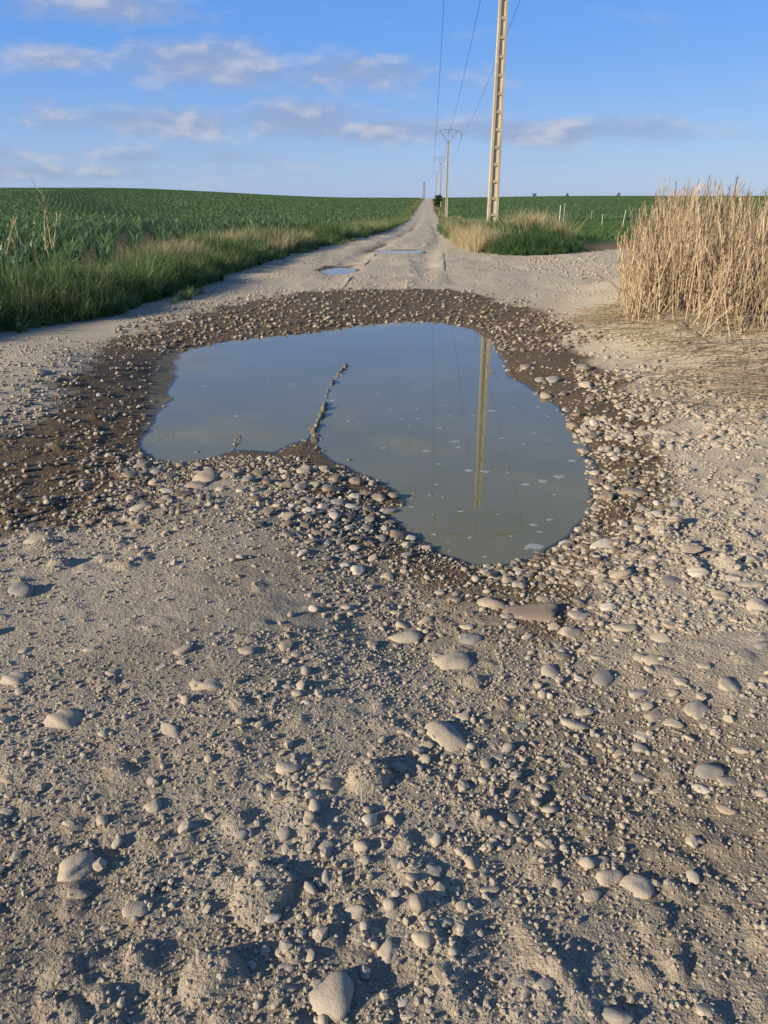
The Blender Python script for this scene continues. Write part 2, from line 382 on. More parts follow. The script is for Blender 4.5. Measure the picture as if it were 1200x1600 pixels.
# silt ridge that breaks the water, and the little one left of it
for L, hh, wd in ((RIDGE, .088, .034), (RIDGE2, .056, .035)):
    dl = np.full(X.shape, 9.); dl[lim] = line_d(X[lim], Y[lim], L)
    H = H + np.where(SDP < .1, hh * (1 - np.exp(np.minimum(SDP, -.02) / .35)) / .8 * np.exp(-(dl / (wd * (1.1 + .5 * vnoise(X / .2, Y / .2, 61)))) ** 2) * (.84 + .34 * fbm(X, Y, .09, 2, 60)), 0)
# cobbles buried under the mud: low domes and a few pits
def dome(cx, cy, r, hgt, asp=1.0, ang=0.0, sharp=2.0):
    global H
    R_ = r * max(asp, 1) * 1.3
    i0, i1 = np.searchsorted(XS, [cx - R_, cx + R_]); j0, j1 = np.searchsorted(YS, [cy - R_, cy + R_])
    if i1 - i0 < 3 or j1 - j0 < 3: return
    dx = X[j0:j1, i0:i1] - cx; dy = Y[j0:j1, i0:i1] - cy; c, s = math.cos(ang), math.sin(ang)
    q = ((dx * c + dy * s) / (r * asp)) ** 2 + ((-dx * s + dy * c) / r) ** 2
    q = q * (1 + .35 * vnoise(X[j0:j1, i0:i1] / (r * .8), Y[j0:j1, i0:i1] / (r * .8), 77))
    H[j0:j1, i0:i1] += hgt * np.where(q < 1, (1 - q ** (sharp / 2)) ** .6, 0) if hgt > 0 else hgt * np.exp(-2 * q)
for k in range(700):
    v = 900 + 720 * rnd.random() ** .8; u = rnd.uniform(-60, 1260); cx, cy = px(u, v, .08)
    r = .010 + .024 * rnd.random() ** 2.2
    dome(cx, cy, r, r * rnd.uniform(.15, .38), rnd.uniform(1, 1.7), rnd.uniform(0, 3.1), rnd.choice([2, 3]))
for k in range(80):
    v = rnd.uniform(930, 1600); u = rnd.uniform(0, 1200); cx, cy = px(u, v, .08)
    dome(cx, cy, rnd.uniform(.03, .09), -rnd.uniform(.003, .010), rnd.uniform(1, 1.8), rnd.uniform(0, 3.1))
for k in range(700):
    v = rnd.uniform(540, 900); u = rnd.choice([rnd.uniform(-100, 220), rnd.uniform(930, 1250)]); cx, cy = px(u, v, .08)
    r = .02 + .03 * rnd.random() ** 2; dome(cx, cy, r, r * rnd.uniform(.25, .5), rnd.uniform(1, 1.6), rnd.uniform(0, 3.1))
for (u, v, r, h_, a_, g_) in ((410, 1400, .062, .035, 1.25, 1.2), (575, 1215, .05, .040, 1.2, 1.0), (330, 1535, .055, .032, 1.3, .3)):
    cx, cy = px(u, v, .08); dome(cx, cy, r, h_, a_, g_, 3)

def gz(x, y):                                      # ground height at any place
    x = np.asarray(x, float); y = np.asarray(y, float)
    i = np.clip(np.searchsorted(XS, x) - 1, 0, len(XS) - 2); j = np.clip(np.searchsorted(YS, y) - 1, 0, len(YS) - 2)
    fx = np.clip((x - XS[i]) / (XS[i + 1] - XS[i]), 0, 1); fy = np.clip((y - YS[j]) / (YS[j + 1] - YS[j]), 0, 1)
    return (H[j, i] * (1 - fx) + H[j, i + 1] * fx) * (1 - fy) + (H[j + 1, i] * (1 - fx) + H[j + 1, i + 1] * fx) * fy
def near_val(A, x, y):
    i = np.clip(np.searchsorted(XS, x), 0, len(XS) - 1); j = np.clip(np.searchsorted(YS, y), 0, len(YS) - 1); return A[j, i]

# how damp the soil is
wet = sstep(.38, -.38, SDW - .03 + .36 * fbm(X, Y, .7, 4, 9, .6))
wet = np.maximum(wet, sstep(.3, .02, SD2 + .25 * edge_n)); wet = np.maximum(wet, .8 * sstep(.4, .0, SD3 + .3 * edge_n))
wet = np.maximum(wet, .62 * np.clip(rut, 0, 1) * sstep(13, 17, Y) * (1 - .5 * sstep(60, 150, Y)) * sstep(-.35, .3, fbm(X, Y, 2.2, 3, 12)) * (lat < 0.3))
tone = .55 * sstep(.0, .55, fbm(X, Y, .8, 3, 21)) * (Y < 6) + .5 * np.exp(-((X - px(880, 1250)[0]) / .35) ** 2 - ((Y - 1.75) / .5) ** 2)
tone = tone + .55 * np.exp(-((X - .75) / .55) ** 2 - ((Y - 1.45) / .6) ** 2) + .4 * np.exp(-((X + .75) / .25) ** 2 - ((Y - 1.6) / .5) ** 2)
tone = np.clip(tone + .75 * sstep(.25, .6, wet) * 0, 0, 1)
green = np.where(OFFL < 0, sstep(-1.2, -2.5, OFFL) * sstep(20, 60, Y), sstep(-.2, -1.2, SDG))

def submesh(name, mask, mat, attrs):
    ny, nx = X.shape; ids = np.arange(nx * ny).reshape(ny, nx)
    q = np.stack([ids[:-1, :-1], ids[:-1, 1:], ids[1:, 1:], ids[1:, :-1]], -1)[mask]
    used, inv = np.unique(q.ravel(), return_inverse=True); nf = len(q)
    co = np.stack([X.ravel()[used], Y.ravel()[used], H.ravel()[used]], -1).astype(np.float32)
    me = bpy.data.meshes.new(name); me.vertices.add(len(used)); me.vertices.foreach_set('co', co.ravel())
    me.loops.add(nf * 4); me.loops.foreach_set('vertex_index', inv.astype(np.int32).ravel())
    me.polygons.add(nf); me.polygons.foreach_set('loop_start', np.arange(0, nf * 4, 4, dtype=np.int32))
    me.polygons.foreach_set('use_smooth', np.ones(nf, bool))
    for k, A in attrs.items():
        a = me.attributes.new(k, 'FLOAT', 'POINT'); a.data.foreach_set('value', A.ravel()[used].astype(np.float32))
    me.materials.append(mat); me.update(calc_edges=True); me.validate()
    return tag(add(name, me), kind='structure')
tc_ = track[:-1, :-1] & (YS[:-1, None] < 900) & (XS[None, :-1] < 60) & (XS[None, :-1] > -40)
pale = np.clip(.75 * sstep(3.5, 7.5, Y) + sstep(.7, 1.6, X - .12 * Y) * sstep(1.6, 3, Y) + .35 * fbm(X, Y, 1.3, 3, 44), 0, 1)      # dusty crust
silt = sstep(.0, -.05, SDP + .03 * edge_n)          # settled mud under the water
submesh('dirt_track', tc_, M_DIRT, {'wet': wet, 'tone': tone, 'silt': silt, 'pale': pale})
submesh('field_ground', ~tc_, M_FIELD, {'green': green})

# ------------------------------------------------------------------ water
def m_water(t, b):
    p = pos(t); d = attr(t, 'depth'); n = t.noise(p, 1.1, 4, .6)
    b.inputs['Base Color'].default_value = (.17, .155, .095, 1)
    t.l.new(t.mix(t.ramp(n, .3, .7), (.142, .135, .075), (.168, .158, .088)), b.inputs['Base Color'])
    b.inputs['Roughness'].default_value = 1; b.inputs['Specular IOR Level'].default_value = 0
    tr = t.new('ShaderNodeBsdfTransparent'); tr.inputs[0].default_value = (.9, .87, .78, 1)
    mx = t.new('ShaderNodeMixShader'); t.l.new(t.ramp(d, .0, .006), mx.inputs[0]); t.l.new(tr.outputs[0], mx.inputs[1]); t.l.new(b.outputs[0], mx.inputs[2])
    gl = t.new('ShaderNodeBsdfGlossy'); gl.inputs['Roughness'].default_value = .012; gl.inputs[0].default_value = (1, 1, 1, 1)
    fr = t.new('ShaderNodeFresnel'); fr.inputs[0].default_value = 1.33
    bm = t.new('ShaderNodeBump'); bm.inputs['Strength'].default_value = .05; bm.inputs['Distance'].default_value = .004
    t.l.new(t.noise(p, 9, 2, .5), bm.inputs['Height']); t.l.new(bm.outputs[0], gl.inputs['Normal']); t.l.new(bm.outputs[0], fr.inputs['Normal'])
    m2 = t.new('ShaderNodeMixShader'); t.l.new(fr.outputs[0], m2.inputs[0]); t.l.new(mx.outputs[0], m2.inputs[1]); t.l.new(gl.outputs[0], m2.inputs[2])
    return m2.outputs[0]
M_WATER = material('muddy_water', m_water)
def water(name, poly, level, grow, step):
    xs = [q[0] for q in poly]; yv = [q[1] for q in poly]
    gx = np.arange(min(xs) - grow, max(xs) + grow, step); gy = np.arange(min(yv) - grow, max(yv) + grow, step)
    A, B = np.meshgrid(gx, gy); sdm = poly_sd(A, B, poly); keep = sdm[:-1, :-1] < grow * .8
    ids = np.arange(A.size).reshape(A.shape); q = np.stack([ids[:-1, :-1], ids[:-1, 1:], ids[1:, 1:], ids[1:, :-1]], -1)[keep]
    used, inv = np.unique(q.ravel(), return_inverse=True); inv = inv.reshape(-1, 4)
    me = mesh(name, np.stack([A.ravel()[used], B.ravel()[used], np.full(len(used), level)], -1), inv, M_WATER)
    a = me.attributes.new('depth', 'FLOAT', 'POINT'); a.data.foreach_set('value', (level - gz(A.ravel()[used], B.ravel()[used])).astype(np.float32))
    return tag(add(name, me), kind='structure')
water('puddle', PUDDLE, 0.0, .22, .04)
def level_of(poly):
    return float(np.mean([gz(*q) for q in poly]))
water('puddle', PUDDLE2, level_of(PUDDLE2) + .008, .10, .06)
water('puddle', PUDDLE3, level_of(PUDDLE3) + .010, .20, .10)

# ------------------------------------------------------------------ concrete power poles
def m_concrete(t, b):
    p = t.new('ShaderNodeTexCoord').outputs['Object']; n1 = t.noise(p, 2.2, 6, .6); n2 = t.noise(p, 30, 4, .6)
    c = t.mix(t.ramp(n1, .35, .7), (.37, .31, .215), (.47, .40, .285)); c = t.mix(t.m('MULTIPLY', t.ramp(n2, .5, .8), .4), c, (.28, .24, .18)); c = t.mix(t.m('MULTIPLY', t.ramp(t.noise(p, .7, 4, .7), .45, .7), .5), c, (.25, .225, .18))
    t.l.new(c, b.inputs['Base Color']); b.inputs['Roughness'].default_value = .9; b.inputs['Specular IOR Level'].default_value = .2; bump(t, b, n2, .5, .01)
M_CONC = material('pole_concrete', m_concrete)
def m_web(t, b):
    p = t.new('ShaderNodeTexCoord').outputs['Object']; n1 = t.noise(p, 2.2, 6, .6)
    t.l.new(t.mix(t.ramp(n1, .3, .75), (.50, .43, .29), (.58, .50, .35)), b.inputs['Base Color']); b.inputs['Roughness'].default_value = .9; b.inputs['Specular IOR Level'].default_value = .2
M_WEB = material('pale_concrete', m_web)
def m_steel(t, b):
    n = t.noise(pos(t), 12, 3); t.l.new(t.mix(n, (.20, .165, .12), (.12, .10, .08)), b.inputs['Base Color']); b.inputs['Roughness'].default_value = .6; b.inputs['Metallic'].default_value = .35
M_STEEL = material('weathered_steel', m_steel)
def m_ins(t, b):
    t.l.new(t.mix(t.noise(pos(t), 8, 2), (.10, .12, .10), (.16, .17, .14)), b.inputs['Base Color']); b.inputs['Roughness'].default_value = .2
M_INS = material('insulator_glass', m_ins)
def m_wire(t, b):
    t.l.new(t.mix(t.noise(pos(t), .5, 2), (.07, .07, .075), (.10, .10, .105)), b.inputs['Base Color']); b.inputs['Roughness'].default_value = .6
M_WIRE = material('wire_metal', m_wire)

SHAFT = 11.55; ARM_W = 2.03; ARM_Z = 1.5
W0, W1, D0, D1 = .42, .26, .24, .17
def pole_w(z): f = max(0, z) / SHAFT; return W0 + (W1 - W0) * f, D0 + (D1 - D0) * f
def flange(sx):
    m = MB(); zz = [-.6] + [SHAFT * i / 6 for i in range(7)]
    for a, b in zip(zz[:-1], zz[1:]):
        q = []
        for z in (a, b):
            wd, dp = pole_w(z); t = .10 - .035 * max(0, z) / SHAFT; x0, x1 = sorted((sx * wd / 2, sx * (wd / 2 - t)))
            q.append([(x0, -dp / 2, z), (x1, -dp / 2, z), (x1, dp / 2, z), (x0, dp / 2, z)])
        m.prism(*q)
    return m.mesh('flange', M_CONC)
def web():
    q = []
    for z in (-.6, SHAFT - .05):
        wd, dp = pole_w(z); q.append([(-wd / 2 + .04, -dp / 2 + .05, z), (wd / 2 - .04, -dp / 2 + .05, z), (wd / 2 - .04, dp / 2 - .05, z), (-wd / 2 + .04, dp / 2 - .05, z)])
    return MB().prism(*q).mesh('web', M_WEB)
ME_FL = [flange(-1), flange(1)]; ME_WEB = web(); ME_RUNG = {}
def rung_mesh(i):
    if i not in ME_RUNG:
        z = .25 + .60 * i; hgt = .10; q = []
        for zz in (z, z + hgt):
            wd, dp = pole_w(zz); t = .101 - .035 * zz / SHAFT; q.append([(-wd / 2 + t, -dp / 2 + .012, zz), (wd / 2 - t, -dp / 2 + .012, zz), (wd / 2 - t, dp / 2 - .012, zz), (-wd / 2 + t, dp / 2 - .012, zz)])
        ME_RUNG[i] = MB().prism(*q).mesh('rung', M_CONC)
    return ME_RUNG[i]
def arch(x): return SHAFT + ARM_Z - .42 * (abs(x) / ARM_W) ** 1.6
def beam(pts, r): return MB().tube(pts, r, 4)
ME_CROSS = beam([(x, 0, arch(x)) for x in np.linspace(-ARM_W, ARM_W, 13)], .032).mesh('crossarm', M_STEEL)
ME_BRACE = [beam([(s * .12, 0, SHAFT - .35), (s * 1.32, 0, arch(1.32))], .032).mesh('brace', M_STEEL) for s in (-1, 1)]
ME_STRUT = [beam([(s * .62, 0, SHAFT - .35 + .5 * (arch(1.32) - SHAFT + .35) * 1.0 * .83), (s * .45, 0, arch(.45))], .022).mesh('strut', M_STEEL) for s in (-1, 1)]
def insulator():
    m = MB(); prof_ = [(.015, 0), (.015, -.10)]
    for k in range(4):
        z = -.10 - .13 * k; prof_ += [(.03, z), (.085, z - .05), (.085, z - .065), (.03, z - .075), (.03, z - .13)]
    prof_ += [(.02, -.64), (.02, -.72)]; m.tube([(0, 0, z) for r, z in prof_], [r for r, z in prof_], 8); return m.mesh('insulator', M_INS, True)
ME_INS = insulator()
INS_X = (-ARM_W + .03, 0, ARM_W - .03)
def wire_point(base, rz, i):
    x = INS_X[i]; z = arch(x) - .06 - .72; return Vector((base[0] + x * math.cos(rz * 0), base[1], base[2] + z))
POLES = []
pb = px(768, 368); 
pole_spec = [((4.28, 32.0, 0.0), 'tall concrete ladder pole standing nearest, in the grass right of the track'),
             ((10.05, 131.0, None), 'second concrete power pole along the track, whole height and curved crossarm in view'),
             ((15.9, 231.0, None), 'small faraway power pole behind the dark round bush'),
             ((27.3, 430.0, None), 'farthest and smallest power pole of the line, near the crest')]
first_parts = None
for k, ((x, y, z), lab) in enumerate(pole_spec):
    zb = float(gz(x, y)) if z is None else z
    t = empty('power_pole', (x, y, zb)); tag(t, lab, 'power pole', 'concrete power poles along the track'); POLES.append((x, y, zb))
    if first_parts is None:
        col_ = []
        sh = lambda n, me, rot: (n, me, rot)
        parts = [('flange', ME_FL[0], 1), ('flange', ME_FL[1], 1), ('web', ME_WEB, 1)] + [('rung', rung_mesh(i), 1) for i in range(19)]
        parts += [('crossarm', ME_CROSS, 0), ('brace', ME_BRACE[0], 0), ('brace', ME_BRACE[1], 0), ('strut', ME_STRUT[0], 0), ('strut', ME_STRUT[1], 0)]
        first_parts = []
        for n, me, rt in parts:
            o = add(n, me, t); o.rotation_euler = (0, 0, R(5) if rt else R(-3)); first_parts.append(o)
        for ix in INS_X:
            o = add('insulator', ME_INS, t, (ix, 0, arch(ix) - .045)); first_parts.append(o)
    else:
        for o in first_parts:
            c = o.copy(); COL.objects.link(c); c.parent = t
def wire(a, b, sag, r):
    pts = []
    for i in range(41):
        t = i / 40; p = a.lerp(b, t); p.z -= 4 * sag * t * (1 - t); pts.append(p)
    return MB().tube(pts, r, 5).mesh('power_wire', M_WIRE, True)
side = ('left', 'middle', 'right'); spans = ('between the nearest pole and the second', 'between the second and third poles', 'between the third and farthest poles')
for k in range(3):
    for i in range(3):
        a = wire_point(POLES[k], 0, i); b_ = wire_point(POLES[k + 1], 0, i)
        o = add('power_wire', wire(a, b_, .9 + .5 * k, .013 + .004 * k))
        tag(o, '%s thin dark wire strung %s' % (side[i], spans[k]), 'wire', 'overhead wires')

# far lattice tower on the crest
def pylon(x, y):
    t = empty('lattice_tower', (x, y, float(gz(x, y)))); tag(t, 'tiny dark lattice tower on the skyline where the track ends', 'pylon')
    hgt = 13.0; m = [MB() for _ in range(4)]; c = [(-1, -1), (1, -1), (1, 1), (-1, 1)]
    for q in range(4):
        m[q].tube([(c[q][0] * 1.1, c[q][1] * 1.1, -1), (c[q][0] * .4, c[q][1] * .4, hgt)], .12, 4); add('leg', m[q].mesh('leg', M_STEEL), t)
    b = MB()
    for k in range(9):
        z0, z1 = hgt * k / 9, hgt * (k + 1) / 9; f0, f1 = 1.1 - .7 * k / 9, 1.1 - .7 * (k + 1) / 9
        for q in range(4):
            d = c[(q + 1) % 4]; b.tube([(c[q][0] * f0, c[q][1] * f0, z0), (d[0] * f1, d[1] * f1, z1)], .09, 4); b.tube([(d[0] * f0, d[1] * f0, z0), (c[q][0] * f1, c[q][1] * f1, z1)], .09, 4)
    add('lattice', b.mesh('lattice', M_STEEL), t)
    for z in (hgt - 1, hgt - 4): add('crossarm', MB().box(-1.5, 1.5, -.12, .12, z, z + .2).mesh('crossarm', M_STEEL), t)
pylon(31.2, 640)

# ------------------------------------------------------------------ plants
def tuft(n, hgt, spread, wd, mat, lean=.4, seg=3, seed=0, drift=0.0):
    r = random.Random(seed); m = MB()
    for i in range(n):
        a = r.uniform(0, 6.283); rr = spread * r.random() ** .6; h = hgt * r.uniform(.45, 1.0)
        m.blade((rr * math.cos(a), rr * math.sin(a), -.02), a + r.gauss(0, .7) + drift, h, h * lean * r.uniform(.2, 1.3), wd * r.uniform(.6, 1.3), seg, r.uniform(.6, 1.4))
    return m.mesh('tuft', mat)
T_GRASS = [tuft(34, 1, .20, .024, M_GRASS, .5 + .1 * (i % 3), 4, 10 + i) for i in range(7)]
T_LUSH = [tuft(40, 1, .24, .022, M_LUSH, .6, 4, 20 + i) for i in range(4)]
T_STRAW = [tuft(42, 1, .20, .010, M_STRAW, .45, 4, 30 + i) for i in range(5)]
def spread(n, fx, fy, ok=None):
    Pn = []
    while len(Pn) < n:
        x, y = fx(), fy()
        if callable(x): pass
        if ok is None or ok(x, y): Pn.append((x, y))
    return np.array(Pn)
def plant(name, protos, XY, hmin, hmax, label, cat, sink=.02, wide=1.0, parent=None, tilt=.12, hs=None):
    n = len(XY); z = gz(XY[:, 0], XY[:, 1]) - sink; hh = rng.uniform(hmin, hmax, n) if hs is None else hs
    rot = np.stack([rng.normal(0, tilt, n), rng.normal(0, tilt, n), rng.uniform(0, 6.283, n)], -1); sc = np.stack([hh * wide, hh * wide, hh], -1)
    o = scatter(name, protos, np.column_stack([XY, z]), rot, sc); return tag(o, label, cat, kind='stuff')

# left verge
def verge_pts(n, y0, y1, a, b, powr=1.0):
    y = y0 * (y1 / y0) ** (rng.random(n) ** powr); off = -(a + (b - a) * rng.random(n)); return np.column_stack([xL(y) + off, y])
V1 = verge_pts(4200, 5.5, 45, -.08, 1.35); V1[:, 0] += .30 * fbm(V1[:, 0] * .3, V1[:, 1], 1.1, 3, 71)
hs = rng.uniform(.26, .66, len(V1)) * (1 - .45 * sstep(.35, -.1, xL(V1[:, 1]) - V1[:, 0])) * (1 + .35 * vnoise(V1[:, 0] * 1.1, V1[:, 1] * 1.1, 3))
plant('verge_grass', T_GRASS, V1, 0, 0, 'dark green grass verge along the left edge of the track', 'grass', hs=hs, wide=1.0)
V2 = verge_pts(3800, 40, 430, 0, 3.0)
plant('verge_grass', T_GRASS, V2, .45, .8, 'far green grass verge up the left side of the track', 'grass', wide=1.3)
BW = verge_pts(330, 6.5, 40, -.15, 1.3); T_WEED = [tuft(16, 1, .16, .10, M_LUSH, 1.1, 4, 160 + i) for i in range(4)]
plant('broad_weeds', T_WEED, BW, .18, .42, 'broad leaved weeds among the grass of the left verge', 'weeds')
BS = verge_pts(300, 6.5, 24, .1, 1.25); plant('straw_grass', T_STRAW, BS, .25, .58, 'thin dry blades among the green of the left verge', 'grass')
VS = verge_pts(520, 6, 60, .15, 1.5); VS = VS[vnoise(VS[:, 0] * .6, VS[:, 1] * .6, 19) > -.3]
T_SEED = [tuft(9, 1, .12, .016, M_LUSH, .25, 4, 60 + i) for i in range(4)]
plant('seed_grass', T_SEED, VS, .6, .95, 'taller loose grass stems standing out of the left verge', 'grass')
EE = np.vstack([verge_pts(700, 9, 200, -.45, .1)]); EE = EE[vnoise(EE[:, 0] * .9, EE[:, 1] * .5, 23) > .05]
plant('edge_grass', T_GRASS, EE, .10, .26, 'short grass creeping from the left verge onto the track', 'grass', wide=1.4)
y = np.concatenate([rng.uniform(14.5, 22, 330), rng.uniform(18, 60, 1150), rng.uniform(60, 420, 900), rng.uniform(7, 15, 420)])
off = np.concatenate([rng.uniform(.75, 1.5, 330), rng.uniform(.05, 1.4, 1150), rng.uniform(.3, 2.6, 900), rng.uniform(1.15, 2.1, 420)])
V3 = np.column_stack([xL(y) - off, y]); keep = (vnoise(V3[:, 0] * .35, V3[:, 1] * .22, 8) > -.15) | (y < 14.5); V3 = V3[keep]
hs = np.where(V3[:, 1] < 14.5, rng.uniform(.15, .4, len(V3)), rng.uniform(.45, .78, len(V3)))
plant('straw_grass', T_STRAW, V3, 0, 0, 'straw coloured dry grass on top of the left verge', 'grass', hs=hs)

# right verge around the nearest pole and along the track
def in_right(x, y): return float(near_val(SDG, x, y)) < -.05
def zone(n, uv, dz=.1):
    c = np.array(px(uv[0], uv[1], dz)); q = np.column_stack([c[0] + rng.normal(0, uv[2], n), c[1] + rng.normal(0, uv[3], n)])
    return q[near_val(SDG, q[:, 0], q[:, 1]) < 0]
gx = np.vstack([zone(420, (850, 398, 1.6, .7)), zone(300, (790, 392, .9, 1.0)), zone(260, (905, 398, 1.2, .8)), zone(220, (770, 402, .9, .35)), zone(160, (700, 378, .5, 2.5))])
plant('verge_grass', T_LUSH, gx, .25, .55, 'lush green grass round the foot of the nearest pole', 'grass', hs=rng.uniform(.28, .62, len(gx)) * (1 - .5 * sstep(-.7, 0, near_val(SDG, gx[:, 0], gx[:, 1]))))
gx = np.vstack([zone(130, (815, 385, .45, .8)), zone(120, (800, 374, .6, 1.6))]); gx = gx[np.hypot(gx[:, 0] - 4.28, (gx[:, 1] - 31) * .2) > .4]
plant('verge_grass', T_LUSH, gx, .55, .95, 'tall green grass clump beside the nearest pole', 'grass')
sx = np.vstack([zone(330, (728, 390, .45, 1.8)), zone(130, (708, 378, .35, 2.6)), zone(25, (755, 390, .3, .8))]); sx = sx[np.hypot(sx[:, 0] - 4.28, (sx[:, 1] - 31.2) * .2) > .42]
plant('straw_grass', T_STRAW, sx, .45, .85, 'pale dry grass left of the nearest pole', 'grass')
sx = np.vstack([zone(70, (822, 384, .28, .5)), zone(60, (845, 386, .35, .5))])
plant('straw_grass', T_STRAW, sx, .6, 1.25, 'flopped straw bundle in the green grass right of the pole', 'grass', tilt=.35)
y = 28 * (430 / 28) ** rng.random(3600); xr = np.interp(y, [24, 31, 52, 120, 210, 420], [q for q in (px(722, 390)[0], px(708, 381)[0], px(691, 366)[0], px(684, 345)[0], 13.4, 25.0)])
V4 = np.column_stack([xr + rng.uniform(0, 3.2, len(y)) * np.clip(y / 40, .5, 1.4), y])
plant('verge_grass', T_GRASS + T_LUSH, V4[:2400], .4, .75, 'green grass verge up the right side of the track', 'grass', wide=1.2)
plant('straw_grass', T_STRAW, V4[2400:], .4, .8, 'dry grass tufts up the right side of the track', 'grass', wide=1.2)

# maize
def maize(seed, h, leaves, seg):
    r = random.Random(seed); m = MB(); m.tube([(0, 0, -.03), (.005, 0, h * .35), (0, .005, h * .62)], [.013, .010, .005], 5, False); a0 = r.uniform(0, 3.14)
    for i in range(leaves):
        f = i / (leaves - 1); z = h * (.06 + .50 * f); L = h * (.55 + .25 * math.sin(3 * f + .3)) * r.uniform(.85, 1.1)
        a = a0 + math.pi * i + r.gauss(0, .35); m.blade((0, 0, z), a, L * (.62 + .30 * f), L * r.uniform(.45, .75) * (1.15 - .5 * f), h * .085 * r.uniform(.8, 1.2), seg, r.uniform(.4, 1.0))
    return m.mesh('maize_plant', M_CORN)
MAIZE = [maize(50 + i, 1.0, 8, 5) for i in range(8)]
def maize_row(seed):
    r = random.Random(seed); m = MB()
    for k in range(9):
        y0 = -1.25 + 2.5 * (k + .5) / 9 + r.gauss(0, .05); h = .62 * r.uniform(.8, 1.15); a0 = r.uniform(0, 3.1)
        for i in range(6):
            f = i / 5; L = h * .7 * r.uniform(.8, 1.1); m.blade((r.gauss(0, .03), y0, h * (.05 + .45 * f)), a0 + math.pi * i + r.gauss(0, .4), L * (.6 + .35 * f), L * .62 * (1.15 - .5 * f), .085, 2, .7)
    return m.mesh('maize_row', M_CORN)
ROWS = [maize_row(80 + i) for i in range(6)]
ROW_AZ = -.30; ca, sa = math.cos(ROW_AZ), math.sin(ROW_AZ)
def rows_to_xy(s, r): return s * sa + r * ca, s * ca - r * sa             # along the row, across the rows
near_pts = []
for ir in range(-108, 34):
    s = 3 + (ir % 3) * .06
    while s < 62:
        s += .15 * rnd.uniform(.8, 1.2); x, y = rows_to_xy(s, ir * .62); x += rnd.gauss(0, .03)
        if y < 8.2 or y > 52: continue
        gap = 1.5 - .35 * min(1, max(0, (y - 12) / 10))
        if x < float(xL(y)) - gap and x > -.62 * y - 1.5: near_pts.append((x, y))
near_pts = np.array(near_pts)
score = np.hypot(near_pts[:, 0], near_pts[:, 1]) + 4 * np.maximum(0, np.abs(near_pts[:, 0] / near_pts[:, 1]) - .47) * 10
order = np.argsort(score)
for k in order[:300]:
    x, y = near_pts[k]; o = add('maize_plant', MAIZE[rnd.randrange(8)], None, (x, y, float(gz(x, y)) - .01))
    h = rnd.uniform(.46, .70); o.scale = (h, h, h); o.rotation_euler = (rnd.gauss(0, .08), rnd.gauss(-.05, .08), rnd.uniform(0, 6.28))
    tag(o, 'young green maize plant in the front of the left field', 'maize plant', 'maize plants in the front rows of the left field')
rest = near_pts[order[300:]]
plant('maize_field', MAIZE, rest, .46, .70, 'green maize crop filling the left field behind its front plants', 'maize', sink=.01, tilt=.08)
def far_rows(y0, y1, side):
    pts = []; r_ang = []
    for ir in range(-700, 700):
        s = -50 + rnd.random()
        while s < 620:
            s += 2.45; bend = .0; x, y = rows_to_xy(s, ir * 1.0)
            if y < y0 or y > y1: continue
            x += 6 * math.sin(y / 70.0)
            if abs(x) > .60 * y + 6: continue
            if side < 0 and x > float(xL(y)) - 2.4: continue
            if side > 0 and float(near_val(SDG, x, y)) > -3.5: continue
            pts.append((x, y)); r_ang.append(-ROW_AZ - math.atan(6 / 70 * math.cos(y / 70)))
    return np.array(pts), np.array(r_ang)
def lay_rows(name, pts, ang, label, hs=1.0):
    n = len(pts); z = gz(pts[:, 0], pts[:, 1]); rot = np.column_stack([rng.normal(0, .02, n), rng.normal(0, .03, n), ang]); s = rng.uniform(.85, 1.12, n) * hs
    tag(scatter(name, ROWS, np.column_stack([pts, z]), rot, np.column_stack([s, np.ones(n), s])), label, 'maize', kind='stuff')
pa, aa = far_rows(50, 470, -1); lay_rows('maize_field', pa, aa, 'long curving maize rows climbing the slope of the left field')
pa, aa = far_rows(95, 470, 1); lay_rows('maize_field', pa, aa, 'dark green crop on the far right field below the skyline')
# lighter low crop between the right verge and the far rows
def crop_patch(seed):
    r = random.Random(seed); m = MB()
    for i in range(150): m.blade((r.uniform(-.8, .8), r.uniform(-.8, .8), -.02), r.uniform(0, 6.28), r.uniform(.10, .24), r.uniform(.04, .14), .045, 2, .7)
    return m.mesh('crop_patch', M_CROP)
CROP = [crop_patch(i) for i in range(4)]
pts = []
yy = 24.0
while yy < 100:
    xx = 4.0 - (yy - 24) * -.02
    while xx < .62 * yy + 6:
        q = (xx + rnd.uniform(-.4, .4), yy + rnd.uniform(-.4, .4))
        if float(near_val(SDG, *q)) < -1.4: pts.append(q)
        xx += 1.1
    yy += 1.1
plant('low_crop', CROP, np.array(pts), .9, 1.2, 'low light green crop strip behind the nearest pole', 'crop', tilt=.02)

# thin stakes in the right field
def m_pipe(t, b):
    t.l.new(t.mix(t.noise(pos(t), 6, 2), (.62, .60, .54), (.5, .47, .40)), b.inputs['Base Color']); b.inputs['Roughness'].default_value = .6
M_PIPE = material('pale_stake', m_pipe)
for (u, v, ut, vt, lab) in ((873, 362, 876, 321, 'leftmost and tallest pale stake standing in the light green crop'), (880, 349, 883, 318, 'slightly tilted pale stake just behind the leftmost one in the right field'),
                            (924, 346, 925, 329, 'short faint stake in the middle of the right field'), (940, 355, 942, 334, 'upright pale stake in the light crop, between the short faint one and the leaning one'),
                            (972, 357, 978, 328, 'pale stake leaning right, next to the dry reeds')):
    x, y = px(u, v, .3); z = float(gz(x, y)); d = ray(ut, vt); t = y / d.y; top = Vector((d.x * t, y, CAMH + d.z * t)); base = Vector((x, y, z))
    n = top - base; m = MB().tube([(0, 0, -.2), n * .5, n * .96], [.022, .020, .018], 6); m.tube([n * .96, n], [.026, .026], 6)
    tag(add('field_stake', m.mesh('field_stake', M_PIPE), None, base), lab, 'stake', 'thin stakes in the right field')

